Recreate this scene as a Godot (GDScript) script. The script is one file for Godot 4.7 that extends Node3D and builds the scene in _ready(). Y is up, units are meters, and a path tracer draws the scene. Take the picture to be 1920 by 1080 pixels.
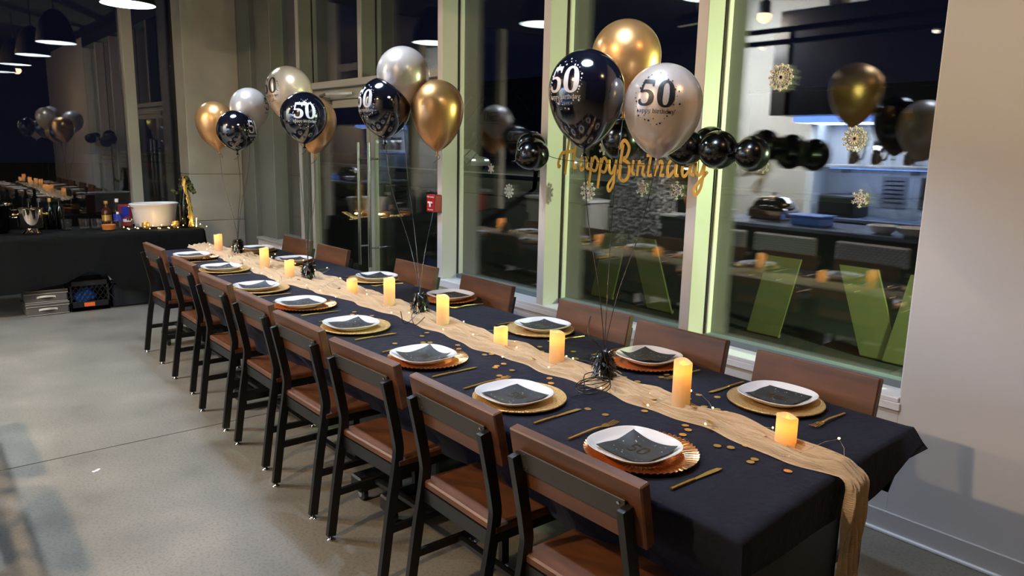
extends Node3D
# A long birthday table by a night window. Camera stands at x = 0, z = 0; the table runs away along -z, the window wall is at +x.

const WALL_X := 3.2      # room face of the window wall
const GLASS_X := 3.36    # glass of the window wall
const FAR_Z := -9.25     # glass of the far wall
const TOP_Y := 0.75      # table cloth surface
var m := {}              # materials by name
var rng := RandomNumberGenerator.new()
var used := {}


# ---------------------------------------------------------------- mesh builder
class MB:
	var v := PackedVector3Array()
	var n := PackedVector3Array()
	var t := PackedVector2Array()

	func tri(a: Vector3, b: Vector3, c: Vector3, na: Vector3, nb: Vector3, nc: Vector3, ua := Vector2.ZERO, ub := Vector2.ZERO, uc := Vector2.ZERO) -> void:
		if (c - a).cross(b - a).length_squared() < 1e-16:
			return
		if (c - a).cross(b - a).dot(na + nb + nc) < 0.0:
			v.append(a); v.append(c); v.append(b)
			n.append(na); n.append(nc); n.append(nb)
			t.append(ua); t.append(uc); t.append(ub)
		else:
			v.append(a); v.append(b); v.append(c)
			n.append(na); n.append(nb); n.append(nc)
			t.append(ua); t.append(ub); t.append(uc)

	func flat(a: Vector3, b: Vector3, c: Vector3, out: Vector3) -> void:
		var nn := (c - a).cross(b - a).normalized()
		if nn.dot(out) < 0.0:
			nn = -nn
		tri(a, b, c, nn, nn, nn)

	func quad(a: Vector3, b: Vector3, c: Vector3, d: Vector3, out: Vector3) -> void:
		flat(a, b, c, out)
		flat(a, c, d, out)

	# box with chamfered edges
	func box(c: Vector3, s: Vector3, ch := 0.0, bs := Basis()) -> void:
		var h := s * 0.5
		ch = minf(ch, minf(h.x, minf(h.y, h.z)) * 0.9)
		for ax in 3:
			for sg in [-1.0, 1.0]:
				var u := (ax + 1) % 3
				var w := (ax + 2) % 3
				var p: Array = []
				for k in [[-1, -1], [1, -1], [1, 1], [-1, 1]]:
					var q := Vector3.ZERO
					q[ax] = sg * h[ax]
					q[u] = k[0] * (h[u] - ch)
					q[w] = k[1] * (h[w] - ch)
					p.append(c + bs * q)
				var o := Vector3.ZERO
				o[ax] = sg
				quad(p[0], p[1], p[2], p[3], bs * o)
		if ch <= 0.0:
			return
		for ax in 3:
			var u := (ax + 1) % 3
			var w := (ax + 2) % 3
			for su in [-1.0, 1.0]:
				for sw in [-1.0, 1.0]:
					var p: Array = []
					for k in [[-1, 0], [1, 0], [1, 1], [-1, 1]]:
						var q := Vector3.ZERO
						q[ax] = k[0] * (h[ax] - ch)
						q[u] = su * (h[u] - (ch if k[1] == 0 else 0.0))
						q[w] = sw * (h[w] - (0.0 if k[1] == 0 else ch))
						p.append(c + bs * q)
					var o := Vector3.ZERO
					o[u] = su
					o[w] = sw
					quad(p[0], p[1], p[2], p[3], bs * o)
		for sx in [-1.0, 1.0]:
			for sy in [-1.0, 1.0]:
				for sz in [-1.0, 1.0]:
					var sv := Vector3(sx, sy, sz)
					var a := Vector3(h.x, h.y - ch, h.z - ch) * sv
					var b := Vector3(h.x - ch, h.y, h.z - ch) * sv
					var d := Vector3(h.x - ch, h.y - ch, h.z) * sv
					flat(c + bs * a, c + bs * b, c + bs * d, bs * sv)

	func grid(nu: int, nv: int, f: Callable, wrap_u := false) -> void:
		var p: Array = []
		for j in nv + 1:
			var row := PackedVector3Array()
			for i in nu + 1:
				row.append(f.call(float(i) / nu, float(j) / nv))
			p.append(row)
		var nn: Array = []
		for j in nv + 1:
			var row := PackedVector3Array()
			for i in nu + 1:
				var i0 := i - 1
				var i1 := i + 1
				if wrap_u:
					i0 = (i - 1 + nu) % nu
					i1 = (i + 1) % nu
				else:
					i0 = maxi(i0, 0)
					i1 = mini(i1, nu)
				var du: Vector3 = p[j][i1] - p[j][i0]
				var dv: Vector3 = p[mini(j + 1, nv)][i] - p[maxi(j - 1, 0)][i]
				if du.length() < 1e-7:
					var jj := j + 1 if j == 0 else j - 1
					jj = clampi(jj, 0, nv)
					du = p[jj][i1] - p[jj][i0]
				row.append(dv.cross(du).normalized())
			nn.append(row)
		for j in nv:
			for i in nu:
				var a: Vector3 = p[j][i]
				var b: Vector3 = p[j][i + 1]
				var c: Vector3 = p[j + 1][i + 1]
				var d: Vector3 = p[j + 1][i]
				var ua := Vector2(float(i) / nu, float(j) / nv)
				var uc := Vector2(float(i + 1) / nu, float(j + 1) / nv)
				tri(a, b, c, nn[j][i], nn[j][i + 1], nn[j + 1][i + 1], ua, Vector2(uc.x, ua.y), uc)
				tri(a, c, d, nn[j][i], nn[j + 1][i + 1], nn[j + 1][i], ua, uc, Vector2(ua.x, uc.y))

	# profile of (radius, height) from bottom to top, turned round +y
	func lathe(prof: Array, seg := 24, at := Vector3.ZERO, bs := Basis()) -> void:
		var k := prof.size()
		for j in k - 1:
			var p0: Vector2 = prof[j]
			var p1: Vector2 = prof[j + 1]
			if p0.distance_to(p1) < 1e-7:
				continue
			var e := (p1 - p0).normalized()
			var n0 := Vector2(e.y, -e.x)
			var n1 := n0
			if j > 0:
				var pe: Vector2 = (prof[j] - prof[j - 1]).normalized()
				if pe.dot(e) > 0.72:
					var ee := (pe + e).normalized()
					n0 = Vector2(ee.y, -ee.x)
			if j < k - 2:
				var ne: Vector2 = (prof[j + 2] - prof[j + 1]).normalized()
				if ne.dot(e) > 0.72:
					var ee := (ne + e).normalized()
					n1 = Vector2(ee.y, -ee.x)
			for i in seg:
				var a0 := TAU * i / seg
				var a1 := TAU * (i + 1) / seg
				var d0 := Vector3(cos(a0), 0, sin(a0))
				var d1 := Vector3(cos(a1), 0, sin(a1))
				var q := [d0 * p0.x + Vector3.UP * p0.y, d1 * p0.x + Vector3.UP * p0.y, d1 * p1.x + Vector3.UP * p1.y, d0 * p1.x + Vector3.UP * p1.y]
				var w := [d0 * n0.x + Vector3.UP * n0.y, d1 * n0.x + Vector3.UP * n0.y, d1 * n1.x + Vector3.UP * n1.y, d0 * n1.x + Vector3.UP * n1.y]
				var u := [Vector2(float(i) / seg, float(j) / k), Vector2(float(i + 1) / seg, float(j) / k), Vector2(float(i + 1) / seg, float(j + 1) / k), Vector2(float(i) / seg, float(j + 1) / k)]
				for x in 4:
					q[x] = at + bs * q[x]
					w[x] = (bs * w[x]).normalized()
				tri(q[0], q[1], q[2], w[0], w[1], w[2], u[0], u[1], u[2])
				tri(q[0], q[2], q[3], w[0], w[2], w[3], u[0], u[2], u[3])

	func tube(pts: Array, r: float, sides := 8, caps := true, flatten := 1.0) -> void:
		var k := pts.size()
		var rings: Array = []
		var norms: Array = []
		var up := Vector3.ZERO
		for i in k:
			var d: Vector3 = (pts[mini(i + 1, k - 1)] - pts[maxi(i - 1, 0)]).normalized()
			if up == Vector3.ZERO:
				up = Vector3.UP if absf(d.y) < 0.9 else Vector3.RIGHT
			var sd := d.cross(up).normalized()
			up = sd.cross(d).normalized()
			var ring := PackedVector3Array()
			var nr := PackedVector3Array()
			for s in sides:
				var a := TAU * s / sides
				var o := sd * cos(a) + up * sin(a) * flatten
				ring.append(pts[i] + o * r)
				nr.append(o.normalized())
			rings.append(ring)
			norms.append(nr)
		for i in k - 1:
			for s in sides:
				var s1 := (s + 1) % sides
				tri(rings[i][s], rings[i][s1], rings[i + 1][s1], norms[i][s], norms[i][s1], norms[i + 1][s1])
				tri(rings[i][s], rings[i + 1][s1], rings[i + 1][s], norms[i][s], norms[i + 1][s1], norms[i + 1][s])
		if caps:
			for e in [0, k - 1]:
				var o: Vector3 = pts[e] - pts[1 if e == 0 else k - 2]
				for s in range(1, sides - 1):
					flat(rings[e][0], rings[e][s], rings[e][s + 1], o)

	# rectangular bar that follows points lying in a plane; side = width direction
	func bar(pts: Array, side: Vector3, w: float, th: float) -> void:
		var k := pts.size()
		var cs: Array = []
		var outs: Array = []
		for i in k:
			var d: Vector3 = (pts[mini(i + 1, k - 1)] - pts[maxi(i - 1, 0)]).normalized()
			var o := d.cross(side).normalized()
			outs.append(o)
			cs.append([pts[i] + side * w / 2 + o * th / 2, pts[i] - side * w / 2 + o * th / 2, pts[i] - side * w / 2 - o * th / 2, pts[i] + side * w / 2 - o * th / 2])
		for i in k - 1:
			var dirs := [outs[i], -side, -outs[i], side]
			for q in 4:
				var q1 := (q + 1) % 4
				quad(cs[i][q], cs[i][q1], cs[i + 1][q1], cs[i + 1][q], dirs[q])
		quad(cs[0][0], cs[0][1], cs[0][2], cs[0][3], pts[0] - pts[1])
		quad(cs[k - 1][0], cs[k - 1][1], cs[k - 1][2], cs[k - 1][3], pts[k - 1] - pts[k - 2])

	# outline in (x, y) pushed along z by depth, placed by xf
	func prism(poly: PackedVector2Array, depth: float, xf := Transform3D()) -> void:
		var idx := Geometry2D.triangulate_polygon(poly)
		var zf := xf.basis.z.normalized()
		for s in [0.0, depth]:
			for i in range(0, idx.size(), 3):
				var p := []
				for q in 3:
					var a := poly[idx[i + q]]
					p.append(xf * Vector3(a.x, a.y, s))
				flat(p[0], p[1], p[2], zf if s > 0.0 else -zf)
		var ccw := not Geometry2D.is_polygon_clockwise(poly)
		for i in poly.size():
			var a := poly[i]
			var b := poly[(i + 1) % poly.size()]
			var e := (b - a).normalized()
			var o := Vector3(e.y, -e.x, 0) if ccw else Vector3(-e.y, e.x, 0)
			quad(xf * Vector3(a.x, a.y, 0), xf * Vector3(b.x, b.y, 0), xf * Vector3(b.x, b.y, depth), xf * Vector3(a.x, a.y, depth), xf.basis * o)

	func sphere(c: Vector3, r: float, seg := 10, rows := 6) -> void:
		var pr: Array = []
		for j in rows + 1:
			var a := PI * j / rows - PI / 2
			pr.append(Vector2(maxf(cos(a) * r, 0.0), sin(a) * r))
		lathe(pr, seg, c)

	func mesh() -> ArrayMesh:
		var arr := []
		arr.resize(Mesh.ARRAY_MAX)
		arr[Mesh.ARRAY_VERTEX] = v
		arr[Mesh.ARRAY_NORMAL] = n
		arr[Mesh.ARRAY_TEX_UV] = t
		var am := ArrayMesh.new()
		am.add_surface_from_arrays(Mesh.PRIMITIVE_TRIANGLES, arr)
		var st := SurfaceTool.new()
		st.create_from(am, 0)
		st.index()
		return st.commit()


# ---------------------------------------------------------------- scene helpers
func numbered(called: String) -> String:
	if not used.has(called):
		used[called] = 0
		return called
	used[called] += 1
	return "%s_%03d" % [called, used[called]]


func tag(o: Node3D, label: String, category: String, group := "") -> Node3D:
	o.set_meta("label", label)
	o.set_meta("category", category)
	if group:
		o.set_meta("group", group)
	return o


func thing(called: String, label: String, category: String, at := Vector3.ZERO, turn := 0.0, group := "") -> Node3D:
	var o := Node3D.new()
	o.name = numbered(called)
	add_child(o, true)
	o.position = at
	o.rotation.y = turn
	return tag(o, label, category, group)


func obj(called: String, b, mat: Material, parent: Node = null, at := Vector3.ZERO) -> MeshInstance3D:
	var o := MeshInstance3D.new()
	o.mesh = b.mesh() if b is MB else b
	o.material_override = mat
	o.position = at
	if parent == null:
		o.name = numbered(called)
		add_child(o, true)
	else:
		o.name = called
		parent.add_child(o, true)
	return o


func setting(called: String) -> Node3D:
	var o := Node3D.new()
	o.name = called
	add_child(o, true)
	o.set_meta("kind", "structure")
	return o


func dup(root: Node3D, at: Vector3, turn: float, label: String, group := "") -> Node3D:
	var r: Node3D = root.duplicate()
	r.name = numbered(String(root.name).rstrip("0123456789_"))
	add_child(r, true)
	r.position = at
	r.rotation.y = turn
	r.set_meta("label", label)
	if group:
		r.set_meta("group", group)
	return r


func mb() -> MB:
	return MB.new()


func boxed(c: Vector3, s: Vector3, ch := 0.0, bs := Basis()) -> MB:
	var b := MB.new()
	b.box(c, s, ch, bs)
	return b


# box by its two corners
func span(a: Vector3, b: Vector3, ch := 0.0) -> MB:
	return boxed((a + b) * 0.5, (b - a).abs(), ch)


func mat(called: String, c: Color, rough := 0.5, metal := 0.0) -> StandardMaterial3D:
	var s := StandardMaterial3D.new()
	s.resource_name = called
	s.albedo_color = c
	s.roughness = rough
	s.metallic = metal
	m[called] = s
	return s


func glow(called: String, c: Color, energy: float) -> StandardMaterial3D:
	var s := mat(called, c, 0.5)
	s.emission_enabled = true
	s.emission = c
	s.emission_energy_multiplier = energy
	return s


func noise_tex(sd: int, freq: float, octaves: int, ramp: Array, size := 512, kind := FastNoiseLite.TYPE_SIMPLEX_SMOOTH) -> NoiseTexture2D:
	var f := FastNoiseLite.new()
	f.seed = sd
	f.frequency = freq
	f.noise_type = kind
	f.fractal_octaves = octaves
	var x := NoiseTexture2D.new()
	x.width = size
	x.height = size
	x.seamless = true
	x.noise = f
	if ramp.size():
		var g := Gradient.new()
		g.offsets = PackedFloat32Array(range(ramp.size()).map(func(i): return float(i) / (ramp.size() - 1)))
		g.colors = PackedColorArray(ramp)
		x.color_ramp = g
	return x


func tri_tex(s: StandardMaterial3D, tex: Texture2D, scale: Vector3, world := false) -> void:
	s.albedo_texture = tex
	s.uv1_triplanar = true
	s.uv1_world_triplanar = world
	s.uv1_scale = scale


func relief(s: StandardMaterial3D, tex: Texture2D, cm: float) -> void:
	s.heightmap_enabled = true
	s.heightmap_texture = tex
	s.heightmap_scale = cm


func omni(called: String, at: Vector3, c: Color, energy: float, size := 0.05) -> OmniLight3D:
	var l := OmniLight3D.new()
	l.name = called
	l.position = at
	l.light_color = c
	l.light_energy = energy
	l.light_size = size
	l.omni_range = 30.0
	l.omni_attenuation = 2.0
	l.shadow_enabled = true
	add_child(l, true)
	return l


func smooth(pts: Array, per := 6) -> Array:
	var out: Array = []
	for i in pts.size() - 1:
		var a = pts[maxi(i - 1, 0)]
		var b = pts[i]
		var c = pts[i + 1]
		var d = pts[mini(i + 2, pts.size() - 1)]
		for k in per:
			out.append(b.cubic_interpolate(c, a, d, float(k) / per))
	out.append(pts[pts.size() - 1])
	return out


# lettering as triangles in (x, y), centred, split so that no edge is longer than most
func letters(text: String, height: float, font: Font, most: float) -> PackedVector3Array:
	var tm := TextMesh.new()
	tm.text = text
	tm.font = font
	tm.font_size = 64
	tm.pixel_size = height / 64.0
	tm.depth = 0.0
	tm.curve_step = 1.5
	var raw := tm.get_faces()
	var todo: Array = []
	for i in range(0, raw.size(), 3):
		todo.append([raw[i], raw[i + 1], raw[i + 2]])
	var out := PackedVector3Array()
	while todo.size():
		var q: Array = todo.pop_back()
		var l := [q[0].distance_to(q[1]), q[1].distance_to(q[2]), q[2].distance_to(q[0])]
		var k := 0
		if l[1] > l[0]: k = 1
		if l[2] > l[k]: k = 2
		if l[k] <= most:
			out.append_array([q[0], q[1], q[2]])
		else:
			var mid: Vector3 = (q[k] + q[(k + 1) % 3]) * 0.5
			todo.append([q[k], mid, q[(k + 2) % 3]])
			todo.append([mid, q[(k + 1) % 3], q[(k + 2) % 3]])
	return out


# lay flat triangles on a surface; place(x, y) gives [point, normal]
func lay(b: MB, tris: PackedVector3Array, place: Callable, off := Vector2.ZERO) -> void:
	for i in range(0, tris.size(), 3):
		var p := []
		for q in 3:
			p.append(place.call(tris[i + q].x + off.x, tris[i + q].y + off.y))
		b.tri(p[0][0], p[1][0], p[2][0], p[0][1], p[1][1], p[2][1])


func disc_tris(r: float, seg: int) -> PackedVector3Array:
	var out := PackedVector3Array()
	for i in seg:
		var a := TAU * i / seg
		var c := TAU * (i + 1) / seg
		out.append_array([Vector3.ZERO, Vector3(cos(a), sin(a), 0) * r, Vector3(cos(c), sin(c), 0) * r])
	return out


func _ready() -> void:
	rng.seed = 50
	view_and_light()
	materials()
	room()
	window_wall()
	far_wall()
	outdoors()
	kitchen()
	table()
	chairs()
	place_settings()
	runner_and_candles()
	balloons()
	garland()
	bar()
	small_things()


func view_and_light() -> void:
	var cam := Camera3D.new()
	cam.name = "camera"
	cam.transform = Transform3D(Basis(Vector3(0.769, 0.021, 0.639), Vector3(0.103, 0.982, -0.156), Vector3(-0.631, 0.186, 0.753)).orthonormalized(), Vector3(0, 1.62, 0))
	cam.keep_aspect = Camera3D.KEEP_HEIGHT
	cam.fov = rad_to_deg(2.0 * atan(540.0 / 1388.0))
	cam.near = 0.05
	cam.far = 400.0
	add_child(cam)
	var env := Environment.new()
	env.background_mode = Environment.BG_COLOR
	env.background_color = Color(0.035, 0.045, 0.10)
	env.tonemap_mode = Environment.TONE_MAPPER_LINEAR
	env.tonemap_exposure = 1.03
	env.sdfgi_enabled = true
	env.ssao_enabled = true
	env.ssil_enabled = true
	var we := WorldEnvironment.new()
	we.name = "world"
	we.environment = env
	add_child(we)
	# warm track lamps over the kitchen side, the green-white post lamp outside, the street lamps
	for z in [-1.9, -5.0]:
		omni("track_lamp_light", Vector3(-1.1, 3.15, z), Color(1.0, 0.86, 0.69), 10.5, 0.07)
	omni("track_lamp_light", Vector3(2.2, 2.95, -0.2), Color(1.0, 0.82, 0.58), 0.85, 0.05)
	omni("post_lamp_light", Vector3(5.2, 1.75, -0.1), Color(0.86, 1.0, 0.74), 19.0, 0.08)
	omni("street_lamp_light", Vector3(34, 6.5, -36), Color(0.95, 1.0, 0.85), 60.0, 0.2)
	# kitchen ceiling panel
	var al := AreaLight3D.new()
	al.name = "kitchen_panel_light"
	al.area_size = Vector2(0.12, 0.5)
	al.light_color = Color(0.92, 0.96, 1.0)
	al.light_energy = 30.0
	al.area_range = 20.0
	al.position = Vector3(-0.7, 3.1, -5.6)
	al.look_at_from_position(al.position, Vector3(-2.05, 1.1, -5.5), Vector3(0, 0, 1))
	al.shadow_enabled = true
	add_child(al)


func materials() -> void:
	var conc := noise_tex(3, 0.006, 5, [Color(0.385, 0.37, 0.335), Color(0.44, 0.425, 0.385), Color(0.47, 0.45, 0.41), Color(0.515, 0.49, 0.445)], 1024)
	var fine := noise_tex(11, 0.05, 4, [Color(0.80, 0.80, 0.80), Color(1, 1, 1), Color(1, 1, 1)], 1024)
	var fl := mat("polished concrete", Color(1, 1, 1), 0.36)
	tri_tex(fl, conc, Vector3(0.28, 0.28, 0.28), true)
	fl.metallic_specular = 0.5
	fl.detail_enabled = true
	fl.detail_blend_mode = BaseMaterial3D.BLEND_MODE_MUL
	fl.detail_albedo = fine
	fl.detail_uv_layer = BaseMaterial3D.DETAIL_UV_2
	fl.uv2_triplanar = true
	fl.uv2_world_triplanar = true
	fl.uv2_scale = Vector3(1.1, 1.1, 1.1)
	var cc := mat("raw concrete", Color(1.0, 0.97, 0.92), 0.85)
	tri_tex(cc, noise_tex(7, 0.005, 5, [Color(0.57, 0.56, 0.52), Color(0.62, 0.61, 0.57), Color(0.65, 0.64, 0.60), Color(0.70, 0.69, 0.65)], 512), Vector3(0.45, 0.45, 0.45), true)
	cc.detail_enabled = false
	cc.detail_blend_mode = BaseMaterial3D.BLEND_MODE_MUL
	cc.detail_albedo = fine
	cc.detail_uv_layer = BaseMaterial3D.DETAIL_UV_2
	cc.uv2_triplanar = true
	cc.uv2_world_triplanar = true
	cc.uv2_scale = Vector3(0.35, 0.35, 0.35)
	mat("floor joint", Color(0.16, 0.15, 0.14), 0.9)
	var dry := mat("painted drywall", Color(0.80, 0.79, 0.785), 0.75)
	relief(dry, noise_tex(5, 0.08, 3, [], 512), 0.012)
	dry.uv1_triplanar = true
	dry.uv1_world_triplanar = true
	dry.uv1_scale = Vector3(3, 3, 3)
	mat("baseboard paint", Color(0.74, 0.73, 0.72), 0.5)
	mat("white caulk", Color(0.93, 0.93, 0.93), 0.5)
	mat("ceiling paint", Color(0.07, 0.07, 0.075), 0.9)
	mat("dark wall", Color(0.095, 0.093, 0.09), 0.85)
	mat("white trim", Color(0.88, 0.87, 0.87), 0.45)
	mat("mullion paint", Color(0.84, 0.80, 0.77), 0.45)
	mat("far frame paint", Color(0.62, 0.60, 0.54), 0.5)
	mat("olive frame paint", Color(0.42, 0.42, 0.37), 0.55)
	mat("rail grey", Color(0.40, 0.44, 0.45), 0.5)
	mat("gasket", Color(0.02, 0.02, 0.02), 0.6)
	var gl := mat("window glass", Color(0.02, 0.03, 0.03, 0.015), 0.0)
	gl.transparency = BaseMaterial3D.TRANSPARENCY_ALPHA
	mat("steel", Color(0.72, 0.71, 0.69), 0.25, 1.0)
	mat("chrome", Color(0.9, 0.9, 0.9), 0.12, 1.0)
	mat("black metal", Color(0.055, 0.055, 0.05), 0.42)
	mat("dark plate metal", Color(0.20, 0.195, 0.17), 0.5)
	var grain := noise_tex(21, 0.012, 5, [Color(0.25, 0.145, 0.08), Color(0.33, 0.20, 0.115), Color(0.37, 0.225, 0.13), Color(0.44, 0.275, 0.165)], 512)
	var wd := mat("walnut stained wood", Color(1, 1, 1), 0.44)
	tri_tex(wd, grain, Vector3(2.4, 2.4, 0.35))
	var clo := noise_tex(31, 0.02, 4, [], 512)
	var tc := mat("navy black cloth", Color(0.105, 0.108, 0.148), 0.9)
	tc.metallic_specular = 0.25
	tc.rim_enabled = true
	tc.rim = 0.08
	tc.rim_tint = 0.4
	relief(tc, clo, 0.25)
	tc.uv1_triplanar = true
	tc.uv1_scale = Vector3(2, 2, 2)
	var bc := mat("bar cloth", Color(0.062, 0.062, 0.058), 0.95)
	bc.metallic_specular = 0.2
	relief(bc, clo, 0.2)
	bc.uv1_triplanar = true
	bc.uv1_scale = Vector3(1.5, 1.5, 1.5)
	mat("black plastic", Color(0.03, 0.03, 0.032), 0.45)
	var cz := mat("peach gauze", Color(0.75, 0.65, 0.52), 0.95)
	cz.backlight_enabled = true
	cz.backlight = Color(0.25, 0.2, 0.15)
	relief(cz, noise_tex(41, 0.06, 3, [], 512), 0.25)
	cz.uv1_triplanar = true
	cz.uv1_scale = Vector3(9, 9, 1.2)
	var ch := mat("white china", Color(0.90, 0.90, 0.91), 0.10)
	ch.clearcoat_enabled = true
	ch.clearcoat = 0.5
	ch.clearcoat_roughness = 0.05
	mat("copper plate", Color(0.90, 0.64, 0.42), 0.26, 1.0)
	var gp := mat("gold woven plate", Color(0.86, 0.72, 0.48), 0.42, 0.8)
	relief(gp, noise_tex(51, 0.11, 2, [], 512), 0.55)
	gp.uv1_triplanar = true
	gp.uv1_scale = Vector3(2.6, 2.6, 2.6)
	mat("gold metal", Color(0.90, 0.72, 0.38), 0.32, 0.9)
	mat("gold foil", Color(0.88, 0.70, 0.38), 0.38, 0.75)
	mat("banner gold", Color(0.86, 0.64, 0.28), 0.42, 0.75)
	var nk := mat("black napkin paper", Color(0.115, 0.115, 0.125), 0.55)
	nk.metallic_specular = 0.6
	mat("napkin dots", Color(0.92, 0.90, 0.84), 0.35)
	mat("napkin gold", Color(0.50, 0.42, 0.20), 0.3, 0.9)
	var wx := mat("ivory wax", Color(0.94, 0.89, 0.74), 0.55)
	wx.backlight_enabled = true
	wx.backlight = Color(1.0, 0.90, 0.72)
	glow("led flame", Color(1.0, 0.62, 0.22), 3.0)
	glow("fairy bulb glow", Color(1.0, 0.86, 0.55), 5.0)
	glow("lamp bulb glow", Color(1.0, 0.95, 0.86), 6.0)
	glow("warm lamp glow", Color(1.0, 0.86, 0.66), 8.0)
	glow("shielded lamp glow", Color(1.0, 0.95, 0.86), 0.35)
	glow("post lamp glow", Color(0.8, 1.0, 0.55), 6.0)
	glow("headlight glow", Color(0.85, 0.95, 1.0), 5.0)
	glow("hood light glow", Color(0.45, 0.62, 1.0), 6.0)
	mat("silver wire", Color(0.75, 0.72, 0.62), 0.3, 1.0)
	# balloons: coloured latex with a soft metallic sheen
	for q in [["black latex", Color(0.05, 0.055, 0.10), 0.12, 0.0], ["gold latex", Color(0.86, 0.65, 0.41), 0.34, 0.82], ["pearl latex", Color(0.85, 0.79, 0.74), 0.28, 0.45], ["champagne latex", Color(0.84, 0.72, 0.58), 0.28, 0.5], ["matte black latex", Color(0.012, 0.012, 0.012), 0.25, 0.0]]:
		var s := mat(q[0], q[1], q[2], q[3])
		s.clearcoat_enabled = true
		s.clearcoat = 0.8
		s.clearcoat_roughness = 0.06
	m["black latex"].metallic_specular = 0.85
	mat("balloon print white", Color(0.86, 0.84, 0.84), 0.4)
	mat("balloon print black", Color(0.05, 0.045, 0.06), 0.4)
	var rb := mat("black ribbon", Color(0.02, 0.02, 0.02), 0.25)
	rb.metallic_specular = 0.7
	mat("shade black", Color(0.02, 0.02, 0.022), 0.5)
	mat("shade white", Color(0.95, 0.93, 0.86), 0.6)
	mat("alarm red", Color(0.62, 0.05, 0.06), 0.35)
	mat("print white", Color(0.93, 0.93, 0.93), 0.5)
	# bar
	mat("grey fabric", Color(0.30, 0.28, 0.26), 0.95)
	mat("light webbing", Color(0.72, 0.70, 0.64), 0.8)
	mat("navy plastic", Color(0.025, 0.03, 0.075), 0.4)
	mat("blue plastic", Color(0.08, 0.28, 0.55), 0.4)
	mat("orange label", Color(0.80, 0.34, 0.08), 0.6)
	mat("white enamel", Color(0.90, 0.88, 0.86), 0.3)
	mat("bucket dark", Color(0.10, 0.10, 0.10), 0.25, 0.9)
	mat("polished steel", Color(0.85, 0.80, 0.74), 0.08, 1.0)
	mat("green bottle glass", Color(0.05, 0.06, 0.018), 0.06)
	mat("dark bottle glass", Color(0.012, 0.012, 0.012), 0.06)
	mat("amber liquid", Color(0.22, 0.09, 0.03), 0.1)
	var tg := mat("tumbler glass", Color(0.3, 0.32, 0.32, 0.03), 0.0)
	tg.transparency = BaseMaterial3D.TRANSPARENCY_ALPHA
	mat("orange snack", Color(0.78, 0.46, 0.18), 0.6)
	mat("red print", Color(0.50, 0.12, 0.14), 0.5)
	mat("blue print", Color(0.06, 0.16, 0.55), 0.5)
	mat("leaf green", Color(0.30, 0.33, 0.12), 0.6)
	mat("grey paper", Color(0.55, 0.55, 0.56), 0.8)
	# outside
	mat("asphalt", Color(0.13, 0.13, 0.13), 0.9)
	mat("dark lawn", Color(0.11, 0.12, 0.07), 0.95)
	mat("snow", Color(0.55, 0.58, 0.55), 0.9)
	mat("olive ribbon metal", Color(0.40, 0.40, 0.26), 0.5)
	mat("car silver", Color(0.62, 0.64, 0.62), 0.3, 0.3)
	mat("car glass", Color(0.02, 0.02, 0.02), 0.1)
	mat("tyre", Color(0.02, 0.02, 0.02), 0.9)
	mat("bark", Color(0.08, 0.07, 0.06), 0.9)
	mat("dark facade", Color(0.10, 0.10, 0.095), 0.9)
	# kitchen
	mat("kitchen wall", Color(0.78, 0.79, 0.78), 0.6)
	mat("kitchen grey", Color(0.68, 0.67, 0.63), 0.6)
	mat("hood navy", Color(0.035, 0.045, 0.075), 0.3)
	mat("counter top", Color(0.40, 0.44, 0.52), 0.22)
	mat("counter front", Color(0.03, 0.03, 0.03), 0.6)
	var dt := mat("dotted fabric", Color(1, 1, 1), 0.9)
	var im := Image.create(64, 64, false, Image.FORMAT_RGB8)
	im.fill(Color(0.60, 0.57, 0.53))
	for q in [[16, 16], [48, 48]]:
		for y in range(-8, 9):
			for x in range(-8, 9):
				if x * x + y * y < 60:
					im.set_pixel(q[0] + x, q[1] + y, Color(0.97, 0.95, 0.9))
	tri_tex(dt, ImageTexture.create_from_image(im), Vector3(22, 22, 22))
	var pt := mat("patterned tile", Color(1, 1, 1), 0.4)
	tri_tex(pt, noise_tex(61, 0.03, 2, [Color(0.05, 0.05, 0.05), Color(0.12, 0.12, 0.12), Color(0.75, 0.74, 0.72), Color(0.8, 0.8, 0.78)], 512, FastNoiseLite.TYPE_CELLULAR), Vector3(1.6, 1.6, 1.6))
	mat("yellow plastic", Color(0.85, 0.48, 0.05), 0.5)
	mat("clear blue plastic", Color(0.35, 0.5, 0.85), 0.3)
	mat("sage paint", Color(0.52, 0.56, 0.42), 0.5)
	mat("snowflake paper", Color(0.95, 0.88, 0.82), 0.7)


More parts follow.
